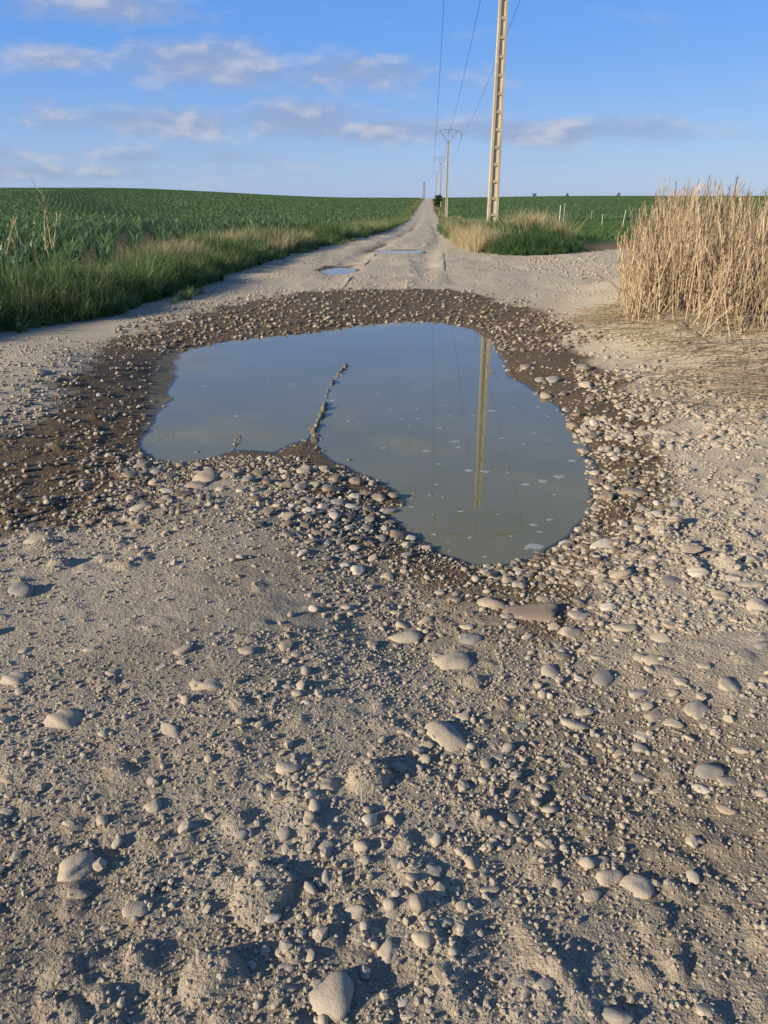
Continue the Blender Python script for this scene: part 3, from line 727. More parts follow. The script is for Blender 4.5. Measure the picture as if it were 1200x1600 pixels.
# bushes
def bush(x, y, wd, hgt, lab, n=420, seed=1):
    r = random.Random(seed); t = empty('bush', (x, y, float(gz(x, y)))); tag(t, lab, 'bush'); m = MB()
    lob = [(r.gauss(0, .28), r.gauss(0, .28), r.uniform(.35, .8), r.uniform(.22, .42)) for _ in range(9)]
    for i in range(n):
        lx, ly, lz, lr = r.choice(lob); d = Vector((r.gauss(0, 1), r.gauss(0, 1), r.gauss(0, 1))).normalized() * lr * r.uniform(.6, 1.05)
        c = Vector(((lx + d.x) * wd * .62, (ly + d.y) * wd * .62, max(.05, lz + d.z) * hgt * .86)); a = Vector((r.gauss(0, 1), r.gauss(0, 1), r.gauss(0, .6))).normalized() * hgt * .075; b = Vector((r.gauss(0, 1), r.gauss(0, 1), r.gauss(0, 1))).normalized() * hgt * .06
        k = len(m.V); m.V += [c - a, c + b, c + a, c - b]; m.F.append((k, k + 1, k + 2, k + 3))
    add('foliage', m.mesh('foliage', M_BUSH), t); s = MB()
    for k in range(5):
        lx, ly, lz, _ = lob[k]; s.tube([(0, 0, -.1), (lx * wd * .3, ly * wd * .3, lz * hgt * .4), (lx * wd * .6, ly * wd * .6, lz * hgt * .8)], [.07, .05, .02], 5)
    add('stem', s.mesh('stem', M_WEED), t)
bush(13.95, 212, 2.7, 4.0, 'dark round bush at the right edge of the track, before the crest')
bx_, by_ = 235 * .0, 0
for (u, d, s, lab) in ((835, 420, 3.0, 'tiny bush on the right skyline, nearest to the poles'), (886, 425, 2.6, 'tiny bush on the right skyline, middle of three'), (966, 430, 3.2, 'tiny bush on the right skyline, just left of the reeds')):
    q = ray(u, 308); bush(q.x / q.y * d, d, s, s * .9, lab, 160, int(u))

# tall dry weeds at the left field edge
def weed(u, v, hgt, lab, seed, lean=0.0, n=3):
    r = random.Random(seed); x, y = px(u, v, .1); t = empty('dry_weed', (x, y, float(gz(x, y)) - .02)); tag(t, lab, 'dry weed', 'dead weed stalks on the left verge')
    for k in range(n):
        a = r.uniform(0, 6.28); hh = hgt * (1 if k == 0 else r.uniform(.45, .75)); b0 = Vector((r.gauss(0, .06), r.gauss(0, .06), 0)); tip = b0 + Vector((lean * hh + r.gauss(0, .12), r.gauss(0, .1), hh)); mid = b0.lerp(tip, .5) + Vector((r.gauss(0, .04), r.gauss(0, .04), 0))
        st = add('stem', MB().tube([b0, mid, tip], [.011, .008, .003], 5).mesh('stem', M_WEED), t)
        br = MB()
        for j in range(7):
            f = r.uniform(.3, .95); p0 = b0.lerp(mid, f * 2) if f < .5 else mid.lerp(tip, f * 2 - 1); ang = r.uniform(0, 6.28); L = hh * r.uniform(.10, .26)
            br.tube([p0, p0 + Vector((math.cos(ang) * L * .4, math.sin(ang) * L * .4, L * .5)), p0 + Vector((math.cos(ang) * L * .6, math.sin(ang) * L * .6, L))], [.006, .005, .002], 4)
        add('branches', br.mesh('branches', M_WEED), st)
weed(95, 440, 1.42, 'tall forked dead weed reaching the skyline at the left', 3, .10)
weed(45, 432, .95, 'dead weed stalk left of the tall forked one', 4, -.22)
weed(72, 440, .55, 'short dead weed between its two taller neighbours', 9, -.1, 2)
weed(8, 452, 1.0, 'pale leaning weed at the far left edge', 5, .25, 2)
weed(405, 388, .75, 'thin dead stalk leaning left above the verge', 6, -.35, 2)
weed(330, 395, .6, 'thin dead stalk among pale tufts left of the verge top', 8, .2, 2)

# ------------------------------------------------------------------ dry reeds on the bank at the right
def reed(seed, h=1.0):
    r = random.Random(seed); m = MB(); bx, by = r.gauss(0, .05), r.gauss(0, .05); pts = [(bx * f * f, by * f * f, h * f) for f in (0, .3, .6, .85, 1)]
    m.tube(pts, [.0042, .0040, .0032, .002, .0008], 4)
    for i in range(r.randint(3, 6)):
        f = r.uniform(.2, .95); z = h * f; m.blade((bx * f * f, by * f * f, z), r.uniform(0, 6.28), h * r.uniform(.10, .26), h * r.uniform(.02, .10), .009, 3, .8)
    if seed % 3 == 0:
        for i in range(9): m.blade((bx, by, h * r.uniform(.88, .99)), r.uniform(0, 6.28), h * .07, h * .022, .006, 2, .7)
    return m.mesh('stalk', M_REED)
REED = [reed(i) for i in range(14)]
rc = px(1130, 490); RC = (rc[0], rc[1], float(gz(*rc)))
clump = empty('dry_reed_clump', RC); tag(clump, 'tall clump of dry straw coloured reeds on the bank at the right', 'reeds')
def reed_place():
    while True:
        x = rnd.uniform(2.1, 7.0); y = rnd.uniform(6.6, 12.0)
        if float(near_val(SDR, x, y)) > -.02: continue
        e = min(1, -float(near_val(SDR, x, y)) / .5)
        if vnoise(np.array(x * 2.6), np.array(y * 2.6), 31) < -.05 and rnd.random() < .85: continue
        h = rnd.uniform(.62, 1.26) * (.6 + .4 * e) * (1 + .24 * float(vnoise(np.array(x * 1.9), np.array(y * .4), 33))); return x, y, h
allr = [reed_place() for _ in range(2500)]; allr.sort(key=lambda q: q[1] + (8 if q[0] / q[1] > .52 else 0))
for (x, y, h) in allr[:300]:
    o = add('stalk', REED[rnd.randrange(14)], clump, (x - RC[0], y - RC[1], float(gz(x, y)) - .02 - RC[2])); o.scale = (1 + rnd.random() * .6, 1 + rnd.random() * .6, h)
    lean = .14 if rnd.random() < .72 else .5; o.rotation_euler = (rnd.gauss(0, lean), rnd.gauss(-.02, lean), rnd.uniform(0, 6.28))
q = np.array(allr[300:]); n = len(q)
o = scatter('stalk_mass', REED, np.column_stack([q[:, 0] - RC[0], q[:, 1] - RC[1], gz(q[:, 0], q[:, 1]) - .02 - RC[2]]), np.column_stack([rng.normal(0, .10, n), rng.normal(-.02, .10, n), rng.uniform(0, 6.28, n)]),
            np.column_stack([rng.uniform(1, 1.7, n), rng.uniform(1, 1.7, n), q[:, 2]]), parent=clump); o['kind'] = 'stuff'
# fallen stalks at the foot of the clump and on the bank
LIT = []
for i in range(8):
    r = random.Random(400 + i); m = MB(); L = 1.0; c = r.uniform(-.16, .16)
    m.tube([(-.5, 0, 0), (-.15, c * .6, .02), (.2, c, .03), (.5, c * .4, .0)], [.0035, .0038, .003, .001], 3); LIT.append(m.mesh('straw', M_LITTER))
lp = []
while len(lp) < 1150:
    mode = rnd.random()
    if mode < .90: x = rnd.uniform(2.2, 6.5); y = rnd.uniform(6.0, 10); ok = -.5 < float(near_val(SDR, x, y)) < .38
    else:
        c = px(1200, 590, .2); x = c[0] + rnd.gauss(0, .42); y = c[1] + rnd.gauss(0, .5); ok = True
    if ok: lp.append((x, y))
lp = np.array(lp); n = len(lp); da = np.where(np.arange(n) % 5 == 0, rng.uniform(0, 6.28, n), rng.normal(.35, .45, n))
o = scatter('fallen_straw', LIT, np.column_stack([lp[:, 0] - RC[0], lp[:, 1] - RC[1], gz(lp[:, 0], lp[:, 1]) + rng.uniform(.005, .05, n) - RC[2]]), np.column_stack([rng.normal(0, .10, n), rng.normal(0, .10, n), da]),
            np.column_stack([rng.uniform(.3, .95, n)] * 3), parent=clump); o['kind'] = 'stuff'

# ------------------------------------------------------------------ stones
def icosphere(sub):
    import bmesh
    bm = bmesh.new(); bmesh.ops.create_icosphere(bm, subdivisions=sub, radius=1.0); bm.verts.ensure_lookup_table()
    V = np.array([v.co[:] for v in bm.verts]); Fc = [[v.index for v in f.verts] for f in bm.faces]; bm.free(); return V, Fc
ICO = {s: icosphere(s) for s in (1, 2, 3)}
def pebble(seed, sub, mat, rough=.14):
    r = np.random.default_rng(seed); V, Fc = ICO[sub]; V = V.copy()
    V = np.sign(V) * np.abs(V) ** r.uniform(.86, 1.0); d = np.ones(len(V))
    for k in range(5):
        q = r.normal(0, 1.1 + .55 * k, 3); d += rough * (1 - .12 * k) * np.sin(V @ q + r.uniform(0, 6.28))
    for k in range(5):                                  # worn facets
        nrm = r.normal(0, 1, 3); nrm /= np.linalg.norm(nrm); c = r.uniform(.62, .88); s = V @ nrm; d = np.where(s * d > c, d - .75 * (s * d - c), d)
    V = V * d[:, None]; V /= np.abs(V).max(0); return mesh('stone', V, Fc, mat)
def clod(seed, mat):
    r = np.random.default_rng(seed); V, Fc = ICO[1]; V = V * (1 + r.uniform(-.28, .25, len(V)))[:, None]; V /= np.abs(V).max(0); return mesh('clod', V, Fc, mat, False)
BIG = {m.name: [pebble(900 + 20 * k + i, 3, m) for i in range(7)] for k, m in enumerate((M_ST_DUSTY, M_ST_CLEAN, M_ST_WET, M_ST_BROWN))}
def stone(u, v, wpx, hpx, mat, label, group=None, ang=None, sink=.32, flat=None):
    x, y = px(u, v, .07); zc = y * math.cos(PITCH) + (CAMH - .07) * math.sin(PITCH); a = .58 * wpx / F * zc
    el_ = math.atan2(CAMH - .07, y); vis = .58 * hpx / F * zc               # visible half height mixes depth and height
    dep = min(a * 1.15, max(a * .55, vis / (math.sin(el_) + .35))); hh = (flat or rnd.uniform(.42, .62)) * min(a, dep)
    o = add('stone', BIG[mat.name][rnd.randrange(7)], None, (x, y, float(gz(x, y)) + hh * (1 - 2 * sink) * .8)); o.scale = (a, dep, hh)
    o.rotation_euler = (rnd.gauss(0, .12), rnd.gauss(0, .12), ang if ang is not None else rnd.gauss(0, .35)); tag(o, label, 'stone', group); return o
D_, C_, W_, B_ = M_ST_DUSTY, M_ST_CLEAN, M_ST_WET, M_ST_BROWN
KEY = [(37, 937, 32, 28, C_, 'lone grey stone on smooth mud near the left edge, casting a shadow to the right'), (62, 848, 46, 18, C_, 'flat grey stone at the left edge below the damp ground'),
 (217, 797, 34, 18, C_, 'pale flat stone on the damp ground left of the hump'), (323, 745, 38, 24, C_, 'largest pale stone on the near shore of the left puddle arm'),
 (308, 757, 34, 16, C_, 'pale flat stone just below the largest one on the near shore'), (262, 764, 24, 12, C_, 'small flat stone left of the pale shore stones'), (285, 774, 30, 14, W_, 'brown stone below the pale shore stones'),
 (352, 742, 28, 13, C_, 'flat tan stone right of the largest shore stone'), (445, 1017, 28, 18, C_, 'small smooth white stone with a long shadow on the dry hump'), (30, 1075, 52, 32, D_, 'half buried dusty stone at the left edge, below the lone grey one'),
 (105, 1138, 66, 44, D_, 'large half buried mud coated stone at the left'), (325, 1084, 56, 20, D_, 'flat mud coated ridge of stone in the dry hump'), (178, 1066, 30, 22, D_, 'dusty stone above the large buried one at the left'),
 (557, 887, 25, 25, C_, 'round blue grey stone below the pebble heap'), (765, 932, 48, 22, C_, 'pale oval stone on the near shore of the puddle, left of the brown one'), (836, 952, 84, 36, B_, 'large brown domed stone in the damp ground below the puddle'),
 (630, 978, 56, 32, D_, 'large pale dusty stone left of the damp shore'), (738, 986, 42, 24, C_, 'tan stone on the damp shore below the pale oval one'), (890, 984, 40, 22, C_, 'pale broken stone right below the brown domed one'),
 (712, 1022, 56, 40, D_, 'mud smeared sloping stone below the damp shore'), (860, 1042, 28, 28, C_, 'upright rounded stone with a dark shadow below the brown domed one'), (941, 1056, 38, 28, C_, 'smooth blue grey stone right of the upright one'),
 (697, 1150, 84, 42, D_, 'very large flat mud coated stone in the middle foreground'), (1026, 1034, 50, 20, D_, 'long dusty stone with a dark hollow behind it at the right'), (900, 1121, 44, 18, D_, 'flat stone lying at the foot of a tilted one'),
 (913, 1106, 30, 18, D_, 'tilted stone above the flat one in the right foreground'), (1090, 1110, 44, 34, D_, 'thick dusty stone in the right foreground'), (1135, 1080, 46, 30, D_, 'dusty stone above right of the thick one'),
 (1104, 1208, 46, 32, C_, 'pale knobbly stone alone at the right'), (1135, 1264, 30, 16, C_, 'small flat white stone at the right edge'), (1005, 1140, 36, 22, D_, 'dusty stone left of the thick one in the right foreground'),
 (1183, 962, 36, 26, C_, 'pale stone at the right edge beside the dry track'), (1048, 910, 42, 20, C_, 'pale smooth stone right of the damp shore, middle of three'), (970, 900, 34, 14, C_, 'flat white stone at the damp shore, left of three'),
 (1075, 868, 40, 18, C_, 'tan slab at the edge of the dry ground, left of a similar one'), (1112, 871, 38, 16, C_, 'tan slab at the edge of the dry ground, right of a similar one'), (1172, 922, 46, 18, D_, 'flat dusty stone near the right edge'),
 (1025, 798, 26, 16, C_, 'white stone on top of the right shore cluster'), (1055, 817, 32, 16, C_, 'white stone at the right end of the right shore cluster'), (1003, 803, 30, 15, C_, 'pale stone at the left end of the right shore cluster'),
 (990, 760, 40, 20, W_, 'brown stone on the right shore above the cluster'), (942, 843, 40, 12, C_, 'bright flat sliver of stone at the water edge'), (122, 1366, 54, 80, D_, 'long mud coated stone lying lengthwise in the lower left'),
 (126, 1410, 34, 22, C_, 'pale stone at the foot of the long mud coated one'), (452, 1207, 36, 28, D_, 'smooth dusty stone left of the broken mud block'), (510, 1231, 42, 32, D_, 'round dusty stone touching the broken mud block'),
 (484, 1294, 20, 34, C_, 'small upright stone below the broken mud block'), (445, 1312, 24, 28, C_, 'small stone left of the upright one, beside a deep shadow'), (510, 1330, 26, 36, D_, 'pale wedge stone below the small upright one'),
 (215, 1436, 42, 36, D_, 'buried dusty stone in the lower left'), (555, 1431, 34, 24, C_, 'smooth oval stone in the lower middle'), (513, 1572, 72, 92, D_, 'big smooth stone at the bottom edge'),
 (690, 1531, 30, 34, C_, 'egg shaped pale stone at the bottom middle'), (660, 1476, 34, 38, D_, 'dusty stone above the egg shaped one'), (605, 1492, 38, 58, D_, 'tall dusty stone left of the egg shaped one'),
 (738, 1350, 30, 30, C_, 'oval grey stone with a dark rim in the centre foreground'), (677, 1366, 28, 24, C_, 'round stone left of the oval one with a dark rim'), (622, 1360, 22, 22, C_, 'small stone with a shadow, leftmost of a row of three'),
 (998, 1384, 50, 44, C_, 'round mottled grey stone in the lower right'), (949, 1371, 50, 22, C_, 'long flat stone touching the round mottled one'), (938, 1343, 32, 20, C_, 'pale stone above the long flat one'),
 (924, 1399, 32, 16, C_, 'flat stone below the long flat one'), (853, 1553, 44, 38, D_, 'buried stone in the lower right before the bottom edge'), (955, 1592, 56, 34, C_, 'stone cut by the bottom edge beside a large shadow'),
 (812, 1546, 22, 12, C_, 'small white flat pebble at the bottom'), (604, 780, 34, 13, C_, 'white stone at the tip of the pebble spit in the water'), (592, 764, 26, 12, W_, 'wet stone on the pebble spit'), (632, 881, 12, 16, C_, 'small upright orange tan stone at the water edge'),
 (70, 606, 20, 14, C_, 'pale block on the gravel mound at the left edge'), (1170, 752, 34, 22, D_, 'dusty stone alone on the smooth right bank'), (240, 1272, 26, 30, D_, 'dusty stone with a deep shadow above the long one at the lower left'),
 (1100, 1590, 26, 30, D_, 'pale stone at the bottom right edge'), (580, 994, 22, 20, C_, 'small rounded stone left of the large pale dusty one'), (265, 1155, 44, 20, D_, 'low dusty stone in the left foreground'),
 (1030, 1000, 40, 18, D_, 'mud smeared stone in the right tyre print')]
for (u, v, a, b, m, lab) in KEY: stone(u, v, a, b, m, lab, sink=.56 if m is D_ else .38)
used = [(k[0], k[1]) for k in KEY]
LOOSE = []
def fill(n, pick, size, mats, label, group, sink=.3, named=False):
    c = 0; tries = 0
    while c < n and tries < 4000:
        tries += 1; u, v = pick(); s = size()
        if any(abs(u - a) < .5 * s + 9 and abs(v - b) < .4 * s + 6 for a, b in used): continue
        x, y = px(u, v, .07)
        if float(near_val(SDP, x, y)) < -.02: continue
        used.append((u, v)); mt = rnd.choice(mats); o = stone(u, v, s, s * rnd.uniform(.5, .75), mt, label, group, sink=sink); c += 1
        if named: LOOSE.append((u, v, mt, o))
G = rnd.gauss
fill(62, lambda: (G(525, 42), G(812, 27)), lambda: rnd.uniform(15, 26), [C_, C_, W_, B_], 'rounded pebble in the heap between the hump and the puddle', 'pebbles in the heap by the puddle', .25)
fill(26, lambda: (rnd.uniform(200, 470), G(752, 14)), lambda: rnd.uniform(13, 24), [C_, W_, C_], 'pebble in the line along the near shore of the left puddle arm', 'pebbles along the left arm shore', .28)
fill(34, lambda: (lambda t: (860 + 130 * t + G(0, 26), 590 + 220 * t + G(0, 12)))(rnd.random()), lambda: rnd.uniform(13, 24), [C_, C_, W_], 'pale pebble in the stony belt on the right shore', 'pebbles on the right shore', .3)
fill(34, lambda: (rnd.uniform(600, 960), G(945, 32)), lambda: rnd.uniform(14, 26), [C_, W_, D_], 'pebble in the damp ground below the puddle', 'pebbles on the near shore', .3, True)
fill(40, lambda: (rnd.uniform(860, 1200), rnd.uniform(880, 1260)), lambda: rnd.uniform(16, 34), [D_, D_, C_], 'dusty stone set in the stony ground of the right foreground', 'stones of the right foreground', .5, True)
fill(40, lambda: (rnd.uniform(420, 850), rnd.uniform(1000, 1600)), lambda: rnd.uniform(14, 30), [D_, C_, D_], 'dusty stone set in the dry mud of the middle foreground', 'stones of the middle foreground', .5, True)
fill(24, lambda: (rnd.uniform(0, 420), rnd.uniform(960, 1600)), lambda: rnd.uniform(14, 30), [D_, D_, C_], 'dusty stone set in the dry mud of the left foreground', 'stones of the left foreground', .5, True)

ANCHOR = [(37, 937, 'lone grey stone'), (445, 1017, 'white stone on the hump'), (105, 1138, 'large buried stone at left'), (765, 932, 'pale oval shore stone'), (836, 952, 'brown domed stone'),
          (630, 978, 'large pale dusty stone'), (860, 1042, 'upright rounded stone'), (941, 1056, 'blue grey stone'), (697, 1150, 'very large flat stone'), (1090, 1110, 'thick dusty stone'), (1104, 1208, 'knobbly stone'),
          (1048, 910, 'smooth pale stone'), (122, 1366, 'long mud coated stone'), (580, 1215, 'broken mud block'), (513, 1572, 'big bottom edge stone'), (690, 1531, 'egg shaped stone'), (738, 1350, 'dark rimmed oval stone'),
          (998, 1384, 'round mottled stone'), (410, 1400, 'mud covered boulder')]
LOOK = {'stone_dusty': 'dusty stone', 'stone_clean': 'clean pale stone', 'stone_wet': 'dark damp pebble', 'stone_brown': 'brown stone'}
NTH = ['nearest', 'second nearest', 'third nearest', 'fourth nearest', 'fifth nearest', 'sixth nearest', 'seventh nearest', 'eighth nearest', 'ninth nearest', 'tenth nearest']
seen = {}
def anchor_of(u, v): return min(ANCHOR, key=lambda q: (q[0] - u) ** 2 + (q[1] - v) ** 2)
for (u, v, mt, o) in sorted(LOOSE, key=lambda q: (lambda a: (a[0] - q[0]) ** 2 + (a[1] - q[1]) ** 2)(anchor_of(q[0], q[1]))):
    a = anchor_of(u, v); dx, dy = u - a[0], v - a[1]
    where = ('above' if dy < 0 else 'below') if abs(dy) > 2 * abs(dx) else (('left' if dx < 0 else 'right') if abs(dx) > 2 * abs(dy) else ('upper ' if dy < 0 else 'lower ') + ('left' if dx < 0 else 'right'))
    key = (LOOK[mt.name], where, a[2]); k = seen.get(key, 0); seen[key] = k + 1
    o['label'] = '%s %s, %s the %s' % (NTH[min(k, 9)], LOOK[mt.name], where if where in ('above', 'below') else where + ' of', a[2])
# gravel and crumbs nobody could count
PEB_C = [pebble(2000 + i, 2, M_ST_CLEAN, .12) for i in range(5)]; PEB_W = [pebble(2100 + i, 2, M_ST_WET, .12) for i in range(5)]
CLOD_D = [clod(2200 + i, M_ST_DUSTY) for i in range(8)]; CLOD_W = [clod(2250 + i, M_ST_WET) for i in range(6)]; PEB_D = [pebble(2300 + i, 1, M_ST_DUSTY, .12) for i in range(5)]
def gravel(name, protos, XY, smin, smax, pw, label, sink=.25, flat=(.45, .8), wet_ok=True):
    ok = (near_val(SDP, XY[:, 0], XY[:, 1]) > -.03) & near_val(track, XY[:, 0], XY[:, 1]); XY = XY[ok]; n = len(XY)
    s = smin + (smax - smin) * rng.random(n) ** pw; sx = s * rng.uniform(.8, 1.35, n); sy = s * rng.uniform(.7, 1.1, n); sz = s * rng.uniform(flat[0], flat[1], n)
    z = gz(XY[:, 0], XY[:, 1]) + sz * (1 - 2 * sink)
    tag(scatter(name, protos, np.column_stack([XY, z]), np.column_stack([rng.normal(0, .25, n), rng.normal(0, .25, n), rng.uniform(0, 6.28, n)]), np.column_stack([sx, sy, sz])), label, 'gravel', kind='stuff')
def pxs(us, vs, dz=.07):                              # many ground places at once (level ground)
    dx = (us - 600) / F; dy = (800 - vs) / F; ry = math.cos(PITCH) + dy * math.sin(PITCH); rz = -math.sin(PITCH) + dy * math.cos(PITCH); t = (dz - CAMH) / rz
    return np.column_stack([t * dx, t * ry])
def U(a, b, n): return rng.uniform(a, b, n)
def smooth_silt(XY, seed):                             # the packed silt of the hump carries fewer crumbs
    d = np.zeros(len(XY))
    for (u, v, rx, ry, a) in ((230, 960, .50, .55, .9), (60, 1000, .3, .35, .7), (380, 900, .3, .4, .8), (1080, 1000, .5, .5, .6), (200, 1250, .3, .2, .5)):
        c = px(u, v, .07); d = np.maximum(d, a * np.exp(-((XY[:, 0] - c[0]) / rx) ** 2 - ((XY[:, 1] - c[1]) / ry) ** 2))
    return XY[np.random.default_rng(seed).random(len(XY)) > d]
def clump_filter(XY, wl, thr, seed): return XY[fbm(XY[:, 0], XY[:, 1], wl, 3, seed) > thr]
n = 44000; gravel('mud_crumbs', CLOD_D, clump_filter(smooth_silt(np.column_stack([U(-1.7, 1.7, n), U(.8, 4.2, n)]), 1), .35, -.2, 501), .0016, .0088, 3.2, 'dry mud crumbs strewn over the foreground', .15, (.5, .9))
n = 4600; gravel('small_gravel', PEB_D + CLOD_D[:5] + PEB_C[:1], clump_filter(smooth_silt(np.column_stack([U(-1.9, 1.9, n), U(.8, 4.5, n)]), 2), .5, -.1, 502), .004, .020, 2.6, 'small dusty gravel of the foreground', .25)
n = 5200; q = pxs(U(-100, 330, n), U(535, 830, n)); q = q[near_val(SDW, q[:, 0], q[:, 1]) < .35]; q = clump_filter(q, .5, -.6, 510); gravel('shore_gravel', PEB_W + CLOD_W * 2 + PEB_C[:2] + CLOD_D[:4], q, .003, .022, 3.8, 'damp gravel on the left shore of the puddle', .2)
n = 6500; q = pxs(U(-150, 200, n), U(530, 800, n)); q = q[near_val(SDW, q[:, 0], q[:, 1]) > .0]; gravel('mound_gravel', PEB_D + PEB_C[:2] + CLOD_D, q, .004, .018, 3.0, 'pale gravel and crumbs on the mound at the left', .22)
n = 6500; q = pxs(U(760, 1060, n), U(490, 900, n)); sdp = near_val(SDP, q[:, 0], q[:, 1]); q = q[(sdp < .75 + .35 * vnoise(q[:, 0] * 2, q[:, 1] * 2, 70))]; q = clump_filter(q, .6, -.5, 511)
gravel('shore_gravel', PEB_C[:3] + CLOD_W + PEB_W[:3] + PEB_D[:3] + CLOD_D[:4], q, .003, .025, 3.2, 'pale pebbly belt on the right shore of the puddle', .38, (.35, .65))
n = 8500; q = pxs(U(180, 950, n), U(455, 545, n)); sdp = near_val(SDP, q[:, 0], q[:, 1]); q = q[(sdp < 3.2) & (near_val(SDW, q[:, 0], q[:, 1]) < .4)]; q = clump_filter(q, .8, -.7, 512)
gravel('shore_gravel', PEB_W + CLOD_W * 3 + PEB_C[:2] + CLOD_D[:3], q, .004, .036, 3.8, 'brown gravel belt on the far shore of the puddle', .25)
n = 7500; q = pxs(U(440, 960, n), U(820, 1010, n)); q = q[near_val(SDW, q[:, 0], q[:, 1]) < .2]; q = clump_filter(q, .3, -.3, 513); gravel('shore_gravel', PEB_W + CLOD_W * 2 + PEB_C[:1], q[::2], .0025, .010, 3.2, 'fine damp gravel on the near shore of the puddle', .25)
n = 900; q = np.column_stack([rng.normal(px(525, 812)[0], .15, n), rng.normal(px(525, 812)[1], .17, n)]); gravel('heap_gravel', PEB_C + PEB_W * 2, q, .005, .015, 2.0, 'small pebbles between the stones of the heap', .1)
n = 5000; q = pxs(U(180, 480, n), U(700, 800, n)); q = q[near_val(SDW, q[:, 0], q[:, 1]) < .1]; q = clump_filter(q, .35, -.2, 514); gravel('shore_gravel', PEB_W + CLOD_W + PEB_C[:2] + CLOD_D[:3], q, .003, .013, 2.8, 'fine gravel along the shore of the left puddle arm', .25)
n = 16000; q = pxs(U(200, 1100, n), U(395, 520, n), .03); q = q[near_val(SDW, q[:, 0], q[:, 1]) > 0]; q = clump_filter(q, 1.2, -.1, 515); gravel('track_gravel', PEB_D + CLOD_D, q, .005, .026, 3.2, 'fine pale gravel on the dry track beyond the puddle', .35)
n = 8000; q = pxs(U(930, 1300, n), U(520, 1000, n)); q = q[near_val(SDW, q[:, 0], q[:, 1]) > .05]; gravel('track_gravel', PEB_D + CLOD_D + PEB_C[:1], q, .003, .016, 3.8, 'fine pale gravel on the right bank', .3)
n = 1800; q = pxs(U(820, 1010, n), U(400, 455, n), .03); q = clump_filter(q, 1.5, -.15, 516); gravel('track_gravel', PEB_C[:2] + PEB_D, q, .008, .04, 3.0, 'coarse pale gravel before the green verge at the right', .35)
n = 5000; q = pxs(U(900, 1300, n), U(500, 680, n), .15); q = clump_filter(q, .5, -.2, 517); gravel('bank_clods', CLOD_D, q, .006, .035, 3.2, 'dry clods on the bank below the reeds', .35)
n = 24000; q = np.column_stack([U(-1.15, 1.15, n), U(.8, 2.3, n)]); gravel('fine_crumbs', CLOD_D, smooth_silt(q, 3), .0011, .0052, 2.6, 'finest grit and crumbs of the near foreground', .1, (.5, .9))
# silt crumbs on the two little ridges in the water
q = []
for L, k in ((RIDGE, 170), (RIDGE2, 30)):
    for i in range(k):
        a = rnd.randrange(len(L) - 1); t = rnd.random(); q.append((L[a][0] * (1 - t) + L[a + 1][0] * t + rnd.gauss(0, .035), L[a][1] * (1 - t) + L[a + 1][1] * t + rnd.gauss(0, .05)))
q = np.array(q); z = gz(q[:, 0], q[:, 1]); q = q[z > -.012]; n = len(q); s = .003 + .013 * rng.random(n) ** 2.5
tag(scatter('ridge_crumbs', PEB_W[:2] + CLOD_W, np.column_stack([q, np.maximum(gz(q[:, 0], q[:, 1]), -.002)]), rng.uniform(0, 3, (n, 3)), np.column_stack([s, s, s * .6])), 'mud crumbs on the low ridge breaking the puddle', 'mud', kind='stuff')

# ------------------------------------------------------------------ foam flecks on the puddle
def m_foam(t, b):
    n = t.noise(pos(t), 90, 3); t.l.new(t.mix(n, (.22, .235, .23), (.34, .35, .34)), b.inputs['Base Color']); b.inputs['Roughness'].default_value = .6
M_FOAM = material('foam', m_foam)
def foam(seed, asp):
    r = random.Random(seed); n = 14; ring = []
    for i in range(n):
        a = 2 * math.pi * i / n; q = 1 + .35 * math.sin(2 * a + r.uniform(0, 6)) * r.random() + .25 * math.sin(3 * a + r.uniform(0, 6)); ring.append((math.cos(a) * q, asp * math.sin(a) * q))
    V = [(x, y_, 0) for x, y_ in ring] + [(x * .8, y_ * .8, .5) for x, y_ in ring] + [(0, 0, .7)]
    Fc = [(i, (i + 1) % n, n + (i + 1) % n, n + i) for i in range(n)] + [(n + i, n + (i + 1) % n, 2 * n) for i in range(n)]; return mesh('foam_fleck', V, Fc, M_FOAM)
FOAM = [foam(i, .6 + .1 * (i % 4)) for i in range(7)]
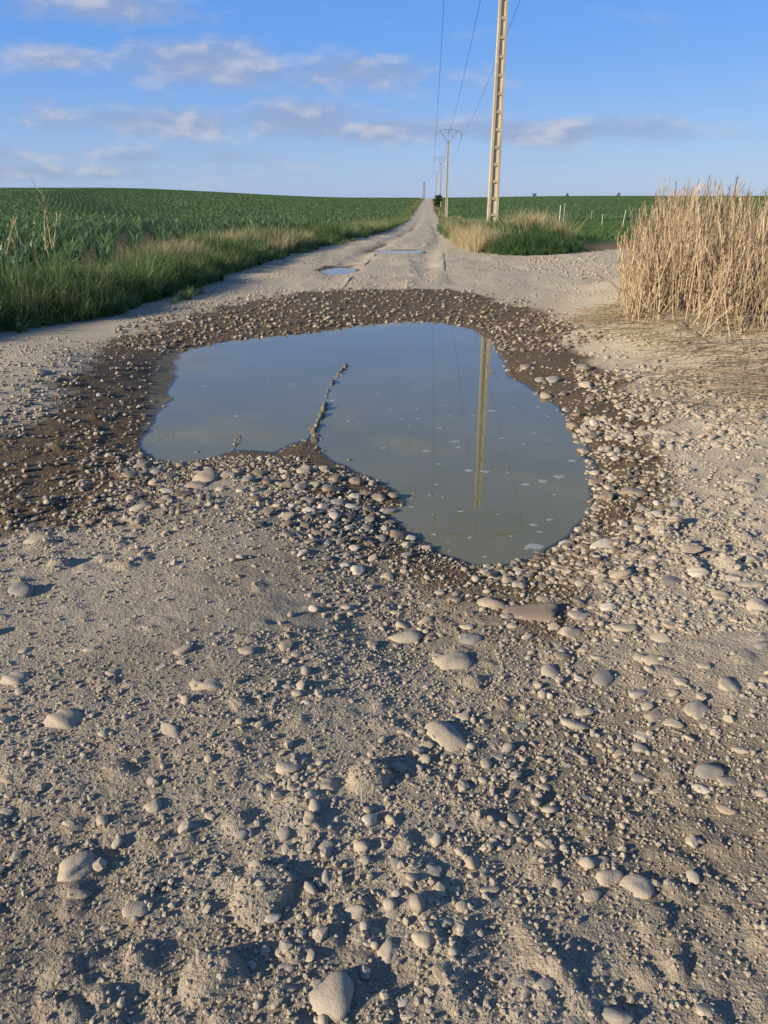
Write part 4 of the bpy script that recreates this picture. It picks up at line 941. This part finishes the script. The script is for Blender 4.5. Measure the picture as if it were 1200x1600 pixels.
FL = [(711, 690, 16), (666, 705, 15), (717, 699, 9), (758, 737, 18), (733, 735, 14), (875, 745, 20), (895, 720, 15), (849, 752, 16), (822, 757, 14), (836, 677, 9), (785, 685, 13), (767, 642, 14), (818, 694, 9), (643, 792, 10), (720, 799, 10), (734, 840, 9),
      (833, 820, 12), (843, 831, 11), (832, 854, 34), (859, 812, 12), (686, 725, 9), (682, 757, 7), (692, 777, 6), (793, 738, 6), (687, 669, 8), (653, 654, 9), (652, 639, 7), (650, 605, 7), (704, 650, 7), (740, 649, 8), (799, 838, 7), (779, 804, 7), (758, 870, 8), (841, 636, 8), (803, 637, 7), (760, 628, 9),
      (610, 640, 8), (600, 700, 9), (560, 660, 7), (420, 595, 6), (455, 600, 8), (370, 650, 9), (319, 604, 12), (520, 626, 12), (545, 658, 8), (640, 620, 6), (866, 773, 9), (650, 690, 6), (640, 666, 6), (697, 633, 6), (590, 615, 6), (628, 655, 6)]
for (u, v, wpx) in FL:
    x, y = px(u, v); 
    if float(near_val(SDP, x, y)) > -.03: continue
    zc = y * math.cos(PITCH) + CAMH * math.sin(PITCH); a = .5 * wpx / F * zc
    o = add('foam_fleck', FOAM[rnd.randrange(7)], None, (x, y, .0006)); o.scale = (a, a * rnd.uniform(.7, 1.3), .0018); o.rotation_euler = (0, 0, rnd.uniform(-.5, .5))
    big = wpx >= 30
    tag(o, 'largest flat foam patch, near the closest shore of the puddle' if big else 'small pale foam fleck floating on the puddle', 'foam', None if big else 'foam flecks on the puddle')
# bits of straw and twig blown over the foreground
n = 110; q = np.column_stack([U(-1.5, 1.6, n), U(.9, 4.5, n)]); q = q[near_val(SDP, q[:, 0], q[:, 1]) > .05]; n = len(q); sc = rng.uniform(.025, .10, n)
tag(scatter('straw_bits', LIT, np.column_stack([q, gz(q[:, 0], q[:, 1]) + .006]), np.column_stack([rng.normal(0, .15, n), rng.normal(0, .15, n), U(0, 6.28, n)]), np.column_stack([sc, sc * 1.5, sc * 1.5])), 'bits of dry straw and twig strewn over the foreground', 'straw', kind='stuff')
# pebbles and silt specks standing in the shallows along the waterline
n = 9000; q = np.column_stack([U(-3, 3, n), U(2.5, 10.5, n)]); d = near_val(SDP, q[:, 0], q[:, 1]); q = q[(d < .02) & (d > -.30) & (rng.random(n) < np.exp(d / .09))]; n = len(q); sc = .004 + .016 * rng.random(n) ** 2.5
z = np.maximum(gz(q[:, 0], q[:, 1]), -sc * .35)
tag(scatter('shallows_gravel', PEB_W + CLOD_W, np.column_stack([q, z]), rng.uniform(-.3, .3, (n, 3)), np.column_stack([sc * 1.3, sc, sc * .6])), 'wet pebbles standing in the shallows along the waterline', 'gravel', kind='stuff')
